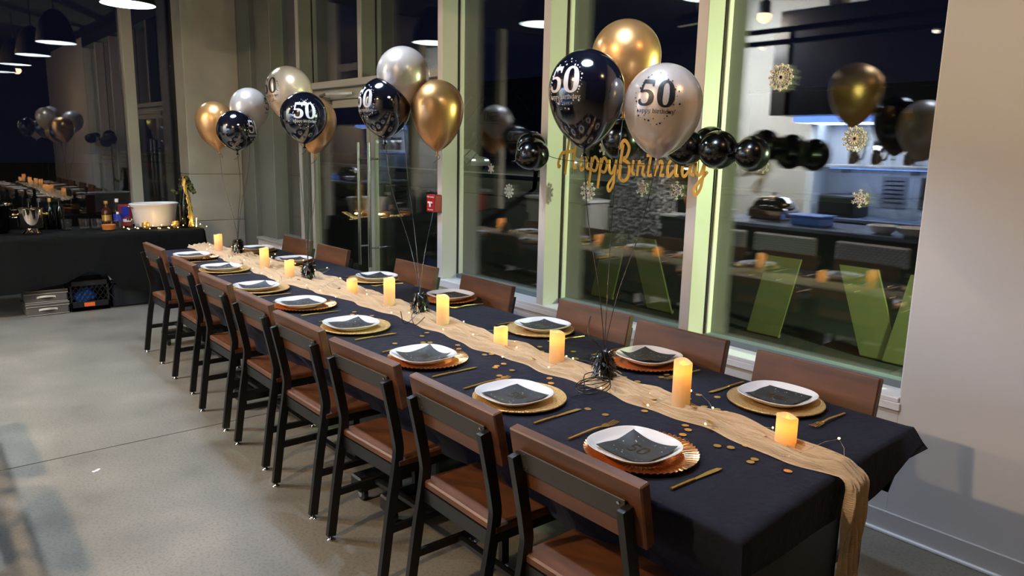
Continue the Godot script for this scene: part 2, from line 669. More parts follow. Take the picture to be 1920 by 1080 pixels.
# ---------------------------------------------------------------- the room
func room() -> void:
	var fl := setting("floor")
	# two slabs with a saw-cut joint between them at z = -4.23
	obj("slab", span(Vector3(-5, -0.2, -4.226), Vector3(3.4, 0, 3.3)), m["polished concrete"], fl)
	obj("slab", span(Vector3(-5, -0.2, -9.6), Vector3(3.4, 0, -4.234)), m["polished concrete"], fl)
	obj("joint_filler", span(Vector3(-5, -0.2, -4.234), Vector3(3.4, -0.004, -4.226)), m["floor joint"], fl)
	var ce := setting("ceiling")
	obj("slab", span(Vector3(-5, 3.6, -9.6), Vector3(3.6, 3.8, 3.3)), m["ceiling paint"], ce)
	# drywall beside the last window
	var wr := setting("wall_right")
	obj("drywall", span(Vector3(WALL_X, 0, -1.24), Vector3(3.42, 3.6, 3.3)), m["painted drywall"], wr)
	obj("corner_bead", span(Vector3(WALL_X + 0.02, 0.61, -1.252), Vector3(GLASS_X - 0.02, 3.4, -1.24)), m["white trim"], wr)
	var bb := setting("baseboard_right")
	obj("board", span(Vector3(WALL_X - 0.012, 0.012, -4.7), Vector3(WALL_X, 0.098, 3.0), 0.003), m["baseboard paint"], bb)
	obj("shoe", span(Vector3(WALL_X - 0.024, 0.0, -4.7), Vector3(WALL_X - 0.0, 0.014, 3.0), 0.003), m["white caulk"], bb)
	var wl := setting("wall_left")
	obj("plaster", span(Vector3(-5.2, 0, -9.6), Vector3(-5.0, 3.6, 3.3)), m["dark wall"], wl)
	var wb := setting("wall_back")
	obj("plaster", span(Vector3(-5.0, 0, 3.1), Vector3(3.2, 3.6, 3.3)), m["dark wall"], wb)
	# concrete column, cast in three lifts
	var co := setting("column")
	var y0 := 0.0
	for y1 in [0.72, 1.25, 3.6]:
		obj("lift", span(Vector3(2.60, y0 + 0.0012, -9.14), Vector3(3.20, y1 - 0.0012, -8.80), 0.006), m["raw concrete"], co)
		y0 = y1
	obj("core", span(Vector3(2.607, 0, -9.13), Vector3(3.19, 3.6, -8.807)), m["floor joint"], co)
	# pendant lamps in a row over the table
	var labels := ["black dome pendant hanging over the far end of the table by the bar", "black dome pendant over the table's third balloon bunch, reflected in the windows", "black dome pendant over the table beside the fire alarm, reflected in balloons", "black dome pendant over the runner-draped table end, reflected in the near black balloon"]
	var zs := [-7.46, -5.55, -3.66, -1.78]
	for i in 4:
		pendant(Vector3(1.77, 2.79, zs[i]), labels[i])


func pendant(at: Vector3, label: String) -> void:
	var t := thing("pendant_lamp", label, "pendant lamp", at, 0, "black pendants over the table")
	var o := mb()
	o.lathe([Vector2(0.222, 0.0), Vector2(0.225, 0.003), Vector2(0.205, 0.12), Vector2(0.16, 0.27), Vector2(0.10, 0.36), Vector2(0.035, 0.40), Vector2(0.0, 0.40)], 40)
	obj("shade", o, m["shade black"], t)
	var i := mb()
	i.lathe([Vector2(0.0, 0.385), Vector2(0.03, 0.385), Vector2(0.095, 0.35), Vector2(0.155, 0.262), Vector2(0.200, 0.118), Vector2(0.221, 0.0)], 40)
	obj("shade_lining", i, m["shade white"], t)
	var b := mb()
	b.lathe([Vector2(0, -0.06), Vector2(0.03, -0.052), Vector2(0.05, -0.025), Vector2(0.055, 0.0), Vector2(0.045, 0.03), Vector2(0.022, 0.06), Vector2(0.02, 0.12), Vector2(0, 0.12)], 20, Vector3(0, 0.24, 0))
	obj("light_bulb", b, m["lamp bulb glow"], t)
	var r := mb()
	r.tube([Vector3(0, 0.40, 0), Vector3(0, 0.81, 0)], 0.008, 8)
	obj("cord", r, m["shade black"], t)
	omni("pendant_light", at + Vector3(0, 0.235, 0), Color(0.76, 0.86, 1.0), 3.2, 0.04)


func pane(parent: Node3D, x0: float, a: Vector2, b: Vector2) -> void:
	# triple insulated glazing; a and b are (z, y)
	for k in 3:
		var x := x0 + 0.014 * k
		obj("pane", span(Vector3(x, a.y, a.x), Vector3(x + 0.006, b.y, b.x)), m["window glass"], parent)


func post(parent: Node3D, z0: float, z1: float, y0: float, y1: float, face: String, side: String) -> void:
	# a deep box mullion: a flat cap to the room, and returns back to the glass
	obj("mullion_cap", span(Vector3(WALL_X, y0, z0), Vector3(WALL_X + 0.012, y1, z1), 0.002), m[face], parent)
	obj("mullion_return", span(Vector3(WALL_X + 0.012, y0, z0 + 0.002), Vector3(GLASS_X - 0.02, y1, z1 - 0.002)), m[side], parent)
	for z in [z0 - 0.0, z1]:
		var s := 1.0 if z == z1 else -1.0
		obj("gasket", span(Vector3(GLASS_X - 0.02, y0, z - 0.01 * s), Vector3(GLASS_X - 0.004, y1, z + 0.004 * s)), m["gasket"], parent)
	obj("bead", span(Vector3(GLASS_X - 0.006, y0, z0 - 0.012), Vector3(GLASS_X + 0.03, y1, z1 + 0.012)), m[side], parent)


func window_wall() -> void:
	# bays between mullions, from the drywall towards the column
	var edges := [-1.25, -2.38, -3.537, -4.70]
	for i in 3:
		var w := setting("window_%d" % (i + 1))
		pane(w, GLASS_X, Vector2(edges[i + 1] + 0.03, 0.64), Vector2(edges[i] - (0.0 if i == 0 else 0.03), 3.4))
		post(w, edges[i + 1] - 0.032, edges[i + 1] + 0.032, 0.61, 3.4, "mullion paint", "mullion side paint" if m.has("mullion side paint") else "mullion paint")
		obj("bottom_rail", span(Vector3(GLASS_X - 0.02, 0.61, edges[i + 1] + 0.03), Vector3(GLASS_X + 0.04, 0.645, edges[i] - 0.0)), m["rail grey"], w)
	var si := setting("trim_1")
	obj("window_stool", span(Vector3(WALL_X - 0.012, 0.59, -4.735), Vector3(GLASS_X + 0.03, 0.612, -1.243), 0.003), m["white trim"], si)
	obj("apron", span(Vector3(WALL_X - 0.012, 0.555, -4.735), Vector3(WALL_X + 0.02, 0.591, -1.235), 0.003), m["white trim"], si)
	var low := setting("wall_window")
	obj("panel", span(Vector3(WALL_X, 0, -4.735), Vector3(3.42, 0.592, -1.241)), m["painted drywall"], low)
	obj("header", span(Vector3(WALL_X, 3.4, -9.2), Vector3(3.42, 3.6, -1.24)), m["dark wall"], low)
	# door bay from z = -4.73 to -7.2
	var d := setting("door_1")
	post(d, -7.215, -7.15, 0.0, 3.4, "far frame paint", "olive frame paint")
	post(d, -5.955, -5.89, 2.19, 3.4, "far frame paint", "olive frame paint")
	obj("transom_bar", span(Vector3(WALL_X, 2.13, -7.15), Vector3(GLASS_X + 0.03, 2.19, -4.733), 0.003), m["far frame paint"], d)
	obj("head_frame", span(Vector3(3.27, 2.03, -7.15), Vector3(GLASS_X, 2.128, -4.733), 0.003), m["far frame paint"], d)
	pane(d, GLASS_X, Vector2(-7.15, 2.19), Vector2(-5.955, 3.4))
	pane(d, GLASS_X, Vector2(-5.89, 2.19), Vector2(-4.735, 3.4))
	for k in 2:
		var z0: float = [-7.14, -5.918][k]
		var z1: float = [-5.924, -4.745][k]
		var lf := obj("door_leaf", leaf_frame(z0, z1), m["far frame paint"], d)
		for x in [3.297, 3.311, 3.325]:
			obj("pane", span(Vector3(x, 0.25, z0 + 0.06), Vector3(x + 0.006, 1.96, z1 - 0.06)), m["window glass"], lf)
		var hz: float = [-5.99, -5.80][k]
		var h := mb()
		h.tube([Vector3(3.21, 0.55, hz), Vector3(3.21, 1.64, hz)], 0.014, 12)
		for y in [0.72, 1.50]:
			h.tube([Vector3(3.21, y, hz), Vector3(3.30, y, hz)], 0.009, 8)
		obj("pull_handle", h, m["steel"], d)
	obj("door_closer", span(Vector3(3.16, 1.985, -6.95), Vector3(3.27, 2.05, -6.62), 0.006), m["steel"], d)
	var arm := mb()
	arm.bar([Vector3(3.2, 2.06, -6.7), Vector3(3.12, 2.065, -6.4), Vector3(3.25, 2.07, -6.15)], Vector3.UP, 0.02, 0.02)
	obj("closer_arm", arm, m["steel"], d)
	# bay between door and column
	var w4 := setting("window_4")
	pane(w4, GLASS_X, Vector2(-8.0, 0.62), Vector2(-7.22, 3.4))
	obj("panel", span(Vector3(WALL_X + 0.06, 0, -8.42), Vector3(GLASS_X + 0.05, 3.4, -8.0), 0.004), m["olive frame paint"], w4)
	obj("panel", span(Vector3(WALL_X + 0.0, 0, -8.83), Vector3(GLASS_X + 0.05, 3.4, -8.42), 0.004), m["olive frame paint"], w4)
	obj("window_stool", span(Vector3(WALL_X - 0.02, 0.53, -8.40), Vector3(GLASS_X + 0.03, 0.56, -7.22), 0.003), m["far frame paint"], w4)
	obj("apron", span(Vector3(WALL_X, 0, -8.40), Vector3(GLASS_X + 0.03, 0.53, -7.22)), m["white trim"], w4)
	obj("bottom_rail", span(Vector3(GLASS_X - 0.02, 0.56, -8.0), Vector3(GLASS_X + 0.03, 0.62, -7.22)), m["olive frame paint"], w4)


func leaf_frame(z0: float, z1: float) -> MB:
	var b := mb()
	b.box(Vector3(3.315, 1.015, z0 + 0.03), Vector3(0.05, 2.02, 0.06), 0.003)
	b.box(Vector3(3.315, 1.015, z1 - 0.03), Vector3(0.05, 2.02, 0.06), 0.003)
	b.box(Vector3(3.315, 0.13, (z0 + z1) / 2), Vector3(0.05, 0.25, z1 - z0 - 0.12), 0.003)
	b.box(Vector3(3.315, 1.99, (z0 + z1) / 2), Vector3(0.05, 0.07, z1 - z0 - 0.12), 0.003)
	return b


func far_wall() -> void:
	var w := setting("window_5")
	var xs := [2.60, 2.145, 0.785, -0.68, -2.06, -3.44, -5.0]
	for i in xs.size() - 1:
		var a: float = xs[i + 1]
		var b: float = xs[i]
		for k in 3:
			var z := FAR_Z - 0.014 * k
			obj("pane", span(Vector3(a + 0.06, 0.5, z - 0.006), Vector3(b - (0.0 if i == 0 else 0.06), 3.4, z)), m["window glass"], w)
		if i < xs.size() - 2:
			obj("mullion", span(Vector3(a - 0.055, 0.5, FAR_Z - 0.05), Vector3(a + 0.055, 3.4, FAR_Z + 0.07), 0.004), m["far frame paint"], w)
	var low := setting("wall_far")
	obj("panel", span(Vector3(-5, 0, FAR_Z - 0.1), Vector3(2.6, 0.5, FAR_Z + 0.03)), m["dark wall"], low)
	obj("header", span(Vector3(-5, 3.4, FAR_Z - 0.1), Vector3(3.3, 3.6, FAR_Z + 0.03)), m["dark wall"], low)
	obj("return", span(Vector3(2.61, 0, FAR_Z - 0.1), Vector3(3.4, 3.6, -9.13)), m["dark wall"], low)


# ---------------------------------------------------------------- beyond the glass
func outdoors() -> void:
	var g := setting("ground")
	obj("pavement", span(Vector3(3.42, -0.25, -30), Vector3(16, -0.02, 20)), m["asphalt"], g)
	obj("verge", span(Vector3(16, -0.3, -90), Vector3(26, 0.02, 30)), m["dark lawn"], g)
	obj("street", span(Vector3(26, -0.3, -120), Vector3(70, -0.02, 40)), m["asphalt"], g)
	obj("snow_bank", boxed(Vector3(25.5, 0.05, -25), Vector3(1.6, 0.35, 60), 0.15), m["snow"], g)
	obj("yard", span(Vector3(-20, -0.3, -60), Vector3(16, -0.03, -9.7)), m["asphalt"], g)
	# folded sheet-metal picnic tables, their legs slanted sheets
	var spots := [[-3.58, -3.43], [-2.53, -2.78], [-2.34, -2.20], [-5.62, -5.45], [-4.78, -5.05]]
	var labels := ["olive green slanted metal sheet leg outside the last window, beside the chair backs", "olive green metal sheet outside the last window, leaning away, first from the drywall but one", "olive green metal sheet outside the last window, beside the drywall edge", "dim olive green metal sheet leaning outside the middle window", "dim olive green metal sheet outside the middle window, by the mullion"]
	for i in 5:
		var t := thing("folded_metal_leg", labels[i], "garden furniture", Vector3(6.0 + 0.02 * (i % 2), 0, 0), 0, "folded metal legs outside the windows")
		var z0: float = spots[i][0]
		var z1: float = spots[i][1]
		var poly := PackedVector2Array([Vector2(z0 + 0.16, 0.0), Vector2(z1 + 0.16, 0.72), Vector2(z1 - 0.16, 0.72), Vector2(z0 - 0.16, 0.0)])
		var b := mb()
		b.prism(poly, 0.022, Transform3D(Basis(Vector3(0, 0, 1), Vector3(0, 1, 0), Vector3(1, 0, 0)), Vector3.ZERO))
		obj("sheet", b, m["olive ribbon metal"], t)
		var f := mb()
		f.tube([Vector3(0.02, 0.005, z0 - 0.16), Vector3(0.02, 0.005, z0 + 0.16)], 0.02, 10)
		obj("bottom_fold", f, m["olive ribbon metal"], t)
	# parked cars across the street
	car(Vector3(33.0, 0, -45.5), "white sedan parked across the street, seen through the glass door under the gold balloon")
	car(Vector3(38.0, 0, -40.2), "white car with a lit lamp parked beyond the door leaf next to the fire alarm")
	car(Vector3(34.0, 0, -27.5), "silver car parked beyond the window beside the small black garland balloons")
	# street lamp head that lights the street
	var sl := thing("street_lamp", "tall street lamp beyond the parked cars", "street lamp", Vector3(34, 0, -36))
	var p := mb()
	p.lathe([Vector2(0.09, 0), Vector2(0.09, 0.3), Vector2(0.06, 0.35), Vector2(0.04, 6.6), Vector2(0, 6.6)], 12)
	obj("pole", p, m["black metal"], sl, Vector3(1.2, 0, 0))
	var hd := mb()
	hd.bar([Vector3(1.2, 6.6, 0), Vector3(-0.3, 6.75, 0)], Vector3(0, 0, 1), 0.25, 0.08)
	obj("lamp_head", hd, m["black metal"], sl)
	obj("light_panel", boxed(Vector3(0, 6.55, 0), Vector3(0.3, 0.04, 0.2)), m["post lamp glow"], sl)
	# the post lamp that lights the mullions' sides
	var pl := thing("post_lamp", "green-white post lamp outside beyond the drywall", "lamp", Vector3(5.2, -0.02, -0.1))
	var q := mb()
	q.lathe([Vector2(0.07, 0), Vector2(0.07, 0.03), Vector2(0.03, 0.05), Vector2(0.03, 1.62), Vector2(0.0, 1.62)], 14)
	obj("pole", q, m["black metal"], pl)
	var bu := mb()
	bu.sphere(Vector3(0, 1.77, 0), 0.13, 20, 12)
	obj("light_globe", bu, m["post lamp glow"], pl)
	# dark buildings over the street, a few lit windows
	for q2 in [[Vector3(78, 0, -110), Vector3(20, 12, 60), "dark low building across the street behind the parked cars"], [Vector3(85, 0, -30), Vector3(20, 9, 50), "dark building across the street beyond the middle windows"]]:
		var bd := thing("building", q2[2], "building", q2[0])
		obj("wall", span(Vector3(0, -0.3, -q2[1].z / 2), q2[1] * Vector3(1, 1, 0.5)), m["dark facade"], bd)
		obj("roof", span(Vector3(-0.3, q2[1].y, -q2[1].z / 2 - 0.3), Vector3(q2[1].x, q2[1].y + 0.4, q2[1].z / 2 + 0.3)), m["dark wall"], bd)
		for k in 4:
			var zz: float = -q2[1].z / 2 + q2[1].z * (k + 0.6) / 4.4
			obj("window", span(Vector3(-0.05, 3.0 + (k % 2) * 3.2, zz), Vector3(0.02, 4.2 + (k % 2) * 3.2, zz + 1.6)), m["car glass"], bd)
	for k in 2:
		var tr := thing("bare_tree", ["bare dark street tree beyond the door's near leaf", "thin bare street tree beyond the door's far leaf"][k], "tree", [Vector3(20.0, 0, -22.6), Vector3(19.0, 0, -26.5)][k])
		var b := mb()
		b.tube([Vector3(0, -0.05, 0), Vector3(0.05, 1.0, 0.03), Vector3(-0.05, 2.2, 0.1), Vector3(0.1, 4.0, 0)], 0.09, 8)
		obj("trunk", b, m["bark"], tr)
		var c := mb()
		for j in 14:
			var a := rng.randf() * TAU
			var y := rng.randf_range(0.5, 3.4)
			var d := Vector3(cos(a), rng.randf_range(0.4, 1.0), sin(a))
			c.tube([Vector3(0, y, 0.05), Vector3(0, y, 0.05) + d * 0.5, Vector3(0, y, 0.05) + d * 1.1 + Vector3(0, 0.2, 0)], 0.028, 5)
		obj("branches", c, m["bark"], tr).set_meta("kind", "stuff")


func car(at: Vector3, label: String) -> void:
	var t := thing("car", label, "car", at, 0.0, "cars parked across the street")
	# length along z, front towards +z
	var side := Transform3D(Basis(Vector3(0, 0, 1), Vector3(0, 1, 0), Vector3(-1, 0, 0)), Vector3(0.88, 0, 0))
	var body := smooth([Vector2(-2.2, 0.35), Vector2(-2.22, 0.75), Vector2(-2.05, 1.0), Vector2(-1.3, 1.05), Vector2(0.9, 0.98), Vector2(1.9, 0.86), Vector2(2.25, 0.62), Vector2(2.2, 0.30)], 4)
	var b := mb()
	b.prism(PackedVector2Array(body), 1.76, side)
	obj("body", b, m["car silver"], t)
	var r := mb()
	r.prism(PackedVector2Array(smooth([Vector2(-1.7, 1.0), Vector2(-1.0, 1.40), Vector2(-0.1, 1.46), Vector2(0.45, 1.34), Vector2(1.1, 0.98)], 4)), 1.5, side.translated(Vector3(-0.13, 0, 0)))
	obj("cabin", r, m["car silver"], t)
	var gl := mb()
	for x in [-0.76, 0.75]:
		gl.prism(PackedVector2Array([Vector2(-1.35, 1.04), Vector2(-0.9, 1.32), Vector2(-0.1, 1.37), Vector2(0.35, 1.27), Vector2(0.8, 1.04)]), 0.02, Transform3D(side.basis, Vector3(x, 0, 0)))
	obj("side_glass", gl, m["car glass"], t)
	for z in [-1.35, 1.4]:
		for x in [-0.80, 0.80]:
			var w := mb()
			w.lathe([Vector2(0, -0.11), Vector2(0.28, -0.11), Vector2(0.33, -0.07), Vector2(0.33, 0.07), Vector2(0.28, 0.11), Vector2(0, 0.11)], 18, Vector3(x, 0.33, z), Basis(Vector3(0, 0, 1), PI / 2))
			var o := obj("wheel", w, m["tyre"], t)
			var h := mb()
			h.lathe([Vector2(0, -0.125), Vector2(0.19, -0.12), Vector2(0.2, 0.0), Vector2(0.19, 0.12), Vector2(0, 0.125)], 14, Vector3(x, 0.33, z), Basis(Vector3(0, 0, 1), PI / 2))
			obj("hub", h, m["steel"], o)
	for x in [-0.6, 0.6]:
		obj("headlight", boxed(Vector3(x, 0.70, 2.17), Vector3(0.36, 0.12, 0.14), 0.03), m["headlight glow"], t)


# ---------------------------------------------------------------- the kitchen behind the camera's side, seen mirrored in the windows
func kitchen() -> void:
	var kw := setting("wall_kitchen")
	obj("plaster", span(Vector3(-2.6, 0, -4.75), Vector3(-2.3, 3.6, 2.0)), m["kitchen wall"], kw)
	var ks := setting("wall_kitchen_side")
	obj("grey_panel", span(Vector3(-2.6, 0, -6.4), Vector3(-2.05, 3.6, -4.75)), m["kitchen grey"], ks)
	obj("shelf_cheek", span(Vector3(-2.3, 0.9, -4.78), Vector3(-1.95, 2.02, -4.68)), m["kitchen wall"], ks)
	var sh := thing("wall_shelf", "long white kitchen wall shelf carrying vacuum jugs, mirrored in the last window", "shelf", Vector3(-2.3, 1.49, -3.6))
	obj("board", boxed(Vector3(0.18, 0, 0), Vector3(0.36, 0.035, 2.1), 0.004), m["kitchen wall"], sh)
	for z in [-0.8, 0.0, 0.8]:
		obj("bracket", boxed(Vector3(0.1, -0.05, z), Vector3(0.2, 0.07, 0.02)), m["steel"], sh)
	obj("light_strip", boxed(Vector3(0.2, -0.026, 0), Vector3(0.05, 0.014, 1.9), 0.003), m["hood light glow"], sh)
	var ul := AreaLight3D.new()
	ul.name = "shelf_light"
	ul.area_size = Vector2(0.05, 1.9)
	ul.light_color = Color(0.72, 0.82, 1.0)
	ul.light_energy = 1.6
	ul.area_range = 20.0
	ul.position = Vector3(-2.1, 1.455, -3.6)
	ul.rotation.x = -PI / 2
	ul.shadow_enabled = true
	add_child(ul, true)
	for i in 4:
		var t := thing("vacuum_jug", ["steel vacuum jug with black lid on the kitchen shelf, first by the cheek", "steel vacuum jug with black lid, second along the kitchen shelf", "steel vacuum jug with black lid, third along the kitchen shelf", "steel vacuum jug with black lid at the open end of the kitchen shelf"][i], "jug", Vector3(-2.05, 1.51, [-4.25, -3.98, -3.62, -3.3][i]), 0, "vacuum jugs on the kitchen shelf")
		var b := mb()
		b.lathe([Vector2(0, 0), Vector2(0.068, 0), Vector2(0.07, 0.01), Vector2(0.07, 0.20), Vector2(0.055, 0.225), Vector2(0, 0.225)], 20)
		obj("body", b, m["polished steel"], t)
		var l := mb()
		l.lathe([Vector2(0.055, 0.225), Vector2(0.056, 0.27), Vector2(0.04, 0.285), Vector2(0, 0.285)], 16)
		obj("lid", l, m["black plastic"], t)
		var h := mb()
		h.tube(smooth([Vector3(0, 0.25, 0.05), Vector3(0, 0.26, 0.11), Vector3(0, 0.20, 0.12), Vector3(0, 0.08, 0.10), Vector3(0, 0.06, 0.065)], 3), 0.011, 6)
		obj("handle", h, m["black plastic"], t)
	var hd := thing("range_hood", "big dark navy kitchen hood with blue-white light strip, mirrored in the last window", "hood", Vector3(-1.75, 0, -3.9))
	obj("canopy", span(Vector3(-0.55, 2.05, -0.95), Vector3(0.55, 3.2, 1.8), 0.01), m["hood navy"], hd)
	obj("edge_trim", span(Vector3(0.54, 2.05, -0.98), Vector3(0.58, 3.0, -0.80), 0.004), m["steel"], hd)
	obj("light_strip", span(Vector3(-0.4, 1.985, -0.8), Vector3(0.35, 2.045, 0.45), 0.004), m["hood light glow"], hd)
	var hl := AreaLight3D.new()
	hl.name = "hood_light"
	hl.area_size = Vector2(0.7, 1.2)
	hl.light_color = Color(0.90, 0.95, 1.0)
	hl.light_energy = 4.5
	hl.area_range = 20.0
	hl.position = Vector3(-1.78, 1.975, -4.08)
	hl.rotation.x = -PI / 2
	hl.shadow_enabled = true
	add_child(hl, true)
	# island counter
	var ct := thing("kitchen_island", "long dark kitchen island with blue-grey top, mirrored in the windows", "counter", Vector3(-0.72, 0, -3.5))
	obj("worktop", span(Vector3(-0.45, 0.85, -1.9), Vector3(0.47, 0.89, 1.6), 0.004), m["counter top"], ct)
	obj("cabinet", span(Vector3(-0.4, 0.0, -1.85), Vector3(0.30, 0.85, 1.55)), m["counter front"], ct)
	for i in 3:
		var t := thing("counter_stool", ["dotted fabric counter seat by the island's hood end", "dotted fabric counter seat at the middle of the kitchen island", "dotted fabric counter seat at the island end towards the camera"][i], "stool", Vector3(-0.04, 0, [-4.62, -3.86, -3.0][i]), 0, "dotted seats along the kitchen island")
		obj("backrest", boxed(Vector3(0.06, 0.74, 0), Vector3(0.05, 0.19, 0.66), 0.015), m["dotted fabric"], t)
		obj("seat", boxed(Vector3(-0.12, 0.55, 0), Vector3(0.3, 0.08, 0.62), 0.02), m["counter front"], t)
		for x in [-0.25, 0.06]:
			for z in [-0.29, 0.29]:
				obj("leg", span(Vector3(x - 0.015, 0, z - 0.015), Vector3(x + 0.015, 0.66, z + 0.015)), m["black metal"], t)
	# on the island
	bowl(Vector3(-0.42, 0.89, -3.12), 0.14, 0.085, "white bowl on the kitchen island, mirrored by the drywall edge")
	bowl(Vector3(-0.40, 0.89, -2.82), 0.17, 0.09, "wide white bowl at the end of the kitchen island")
	bowl(Vector3(-0.50, 0.89, -4.95), 0.16, 0.10, "white bowl at the island's far end beside the covered pan")
	var bx := thing("food_tub", "clear blue plastic food tub on the kitchen island", "tub", Vector3(-0.55, 0.89, -3.9), 0.1)
	obj("body", boxed(Vector3(0, 0.05, 0), Vector3(0.26, 0.10, 0.36), 0.02), m["clear blue plastic"], bx)
	obj("lid", boxed(Vector3(0, 0.11, 0), Vector3(0.29, 0.018, 0.39), 0.006), m["clear blue plastic"], bx)
	var cf := thing("chafing_dish", "steel chafing dish with domed lid on the kitchen island", "dish", Vector3(-0.72, 0.89, -4.45))
	obj("pan", boxed(Vector3(0, 0.08, 0), Vector3(0.34, 0.14, 0.46), 0.03), m["polished steel"], cf)
	var dm := mb()
	dm.lathe([Vector2(0.23, 0.15), Vector2(0.22, 0.20), Vector2(0.16, 0.26), Vector2(0.05, 0.285), Vector2(0, 0.285)], 24)
	obj("lid", dm, m["polished steel"], cf)
	var kn := mb()
	kn.sphere(Vector3(0, 0.30, 0), 0.02, 10, 6)
	obj("knob", kn, m["black plastic"], cf)
	var br := thing("appliance_box", "dark boxed kitchen appliance below the wall shelf", "appliance", Vector3(-2.0, 0.9, -4.3))
	obj("body", boxed(Vector3(0, 0.13, 0), Vector3(0.4, 0.26, 0.44), 0.02), m["hood navy"], br)
	obj("front_panel", boxed(Vector3(0.205, 0.14, 0), Vector3(0.01, 0.18, 0.36), 0.003), m["black plastic"], br)
	var bcn := thing("back_counter", "dark back counter along the kitchen wall", "counter", Vector3(-1.97, 0, -3.26))
	obj("cabinet", span(Vector3(-0.3, 0, -1.4), Vector3(0.25, 0.86, 1.4)), m["counter front"], bcn)
	obj("worktop", span(Vector3(-0.3, 0.86, -1.42), Vector3(0.28, 0.9, 1.42), 0.004), m["counter top"], bcn)
	for i in 2:
		var nb := thing("notice_sheet", ["grey notice sheet pinned below the kitchen shelf", "dark notice sheet pinned below the kitchen shelf end"][i], "notice", Vector3(-2.295, 1.2, [-3.85, -3.42][i]))
		obj("sheet", boxed(Vector3.ZERO, Vector3(0.006, 0.36, 0.30)), m[["grey paper", "grey fabric"][i]], nb)
		var ln := mb()
		for k in 6:
			ln.box(Vector3(0.004, 0.13 - k * 0.05, 0), Vector3(0.002, 0.014, 0.22))
		obj("printed_lines", ln, m["hood navy"], nb)
	# patterned pillar and side cabinets further along
	var pp := setting("column_001")
	obj("tile_face", span(Vector3(-2.0, 0, -7.65), Vector3(-1.55, 2.7, -6.75), 0.01), m["patterned tile"], pp)
	var sc := thing("side_cabinet", "grey low kitchen cabinet beside the patterned pillar, mirrored in the middle window", "cabinet", Vector3(-1.4, 0, -8.2))
	obj("body", span(Vector3(-0.35, 0, -0.9), Vector3(0.25, 0.84, 0.5)), m["kitchen grey"], sc)
	obj("worktop", span(Vector3(-0.36, 0.84, -0.92), Vector3(0.28, 0.88, 0.52), 0.004), m["white trim"], sc)
	for z in [-0.55, 0.15]:
		obj("door", span(Vector3(0.25, 0.06, z - 0.33), Vector3(0.268, 0.80, z + 0.33), 0.003), m["kitchen grey"], sc)
	var wb := thing("folding_board", "yellow folded wet-floor board leaning in the kitchen passage", "sign", Vector3(-1.95, 0.75, -6.35))
	for k in 2:
		obj("panel", boxed(Vector3(0.1 * (k * 2 - 1), 0.13, 0), Vector3(0.02, 0.32, 0.26), 0.006, Basis(Vector3(0, 0, 1), 0.5 * (1 - k * 2))), m["yellow plastic"], wb)
	var sk := thing("passage_cabinet", "black low cabinet under the yellow board", "cabinet", Vector3(-1.98, 0, -6.36))
	obj("body", span(Vector3(-0.06, 0, -0.35), Vector3(0.35, 0.72, 0.45)), m["counter front"], sk)
	obj("worktop", span(Vector3(-0.06, 0.72, -0.37), Vector3(0.37, 0.75, 0.47), 0.003), m["kitchen grey"], sk)
	# rail and fittings
	for k in 2:
		var rl := thing("ceiling_rail", ["upper black ceiling rail over the kitchen island, mirrored high in the last window", "lower black ceiling rail over the kitchen island"][k], "rail", Vector3(-0.4, [2.86, 2.74][k], -3.6), 0, "black rails over the island")
		obj("rail", boxed(Vector3.ZERO, Vector3(0.05, 0.05, 3.2), 0.006), m["hood navy"], rl)
		if k == 1:
			for z in [-0.95, 0.75]:
				var sp := mb()
				sp.lathe([Vector2(0, -0.05), Vector2(0.022, -0.045), Vector2(0.03, -0.025), Vector2(0, -0.025)], 14, Vector3(0, -0.01, z))
				obj("light_bulb", sp, m["lamp bulb glow"], rl)
				var sl := SpotLight3D.new()
				sl.name = "rail_spot_light"
				sl.light_color = Color(0.86, 0.93, 1.0)
				sl.light_energy = 1.2
				sl.spot_angle = 27.0
				sl.spot_angle_attenuation = 0.7
				sl.spot_range = 20.0
				sl.light_size = 0.02
				sl.position = rl.position + Vector3(0, -0.07, z)
				sl.rotation.x = -PI / 2
				sl.shadow_enabled = true
				add_child(sl, true)
		for z in [-1.4, 1.4]:
			obj("hanger", boxed(Vector3(0, (3.6 - rl.position.y) / 2, z), Vector3(0.012, 3.6 - rl.position.y, 0.012)), m["hood navy"], rl)
	for k in 3:
		var tl := thing("track_lamp", ["warm track lamp over the near half of the kitchen side", "warm track lamp over the far half of the kitchen side", "warm track lamp high beside the drywall"][k], "lamp", [Vector3(-1.1, 3.15, -1.9), Vector3(-1.1, 3.15, -5.0), Vector3(2.2, 2.95, -0.2)][k], 0, "warm track lamps")
		var c := mb()
		c.lathe([Vector2(0.062, -0.02), Vector2(0.066, -0.02), Vector2(0.066, 0.16), Vector2(0.02, 0.18), Vector2(0.02, 0.45 if k < 2 else 0.65), Vector2(0, 0.45 if k < 2 else 0.65)], 20)
		obj("can", c, m["shade black"], tl)
		var b := mb()
		b.sphere(Vector3(0, 0, 0), 0.075, 16, 10)
		obj("light_bulb", b, m["warm lamp glow"], tl)
	var pn := thing("wall_washer_lamp", "white wall-washer lamp aimed at the grey kitchen wall beside the hood", "lamp", Vector3(-0.7, 3.1, -5.6))
	var dirv := Vector3(-1.35, -2.0, 0.1).normalized()
	var wb2 := Basis.looking_at(dirv, Vector3(0, 0, 1))
	obj("housing", boxed(wb2 * Vector3(0, 0, 0.07), Vector3(0.16, 0.54, 0.08), 0.01, wb2), m["shade black"], pn)
	obj("light_panel", boxed(wb2 * Vector3(0, 0, 0.02), Vector3(0.12, 0.5, 0.02), 0.004, wb2), m["shielded lamp glow"], pn)
	obj("hanger", span(Vector3(0.04, 0.1, -0.01), Vector3(0.06, 0.5, 0.01)), m["shade black"], pn)


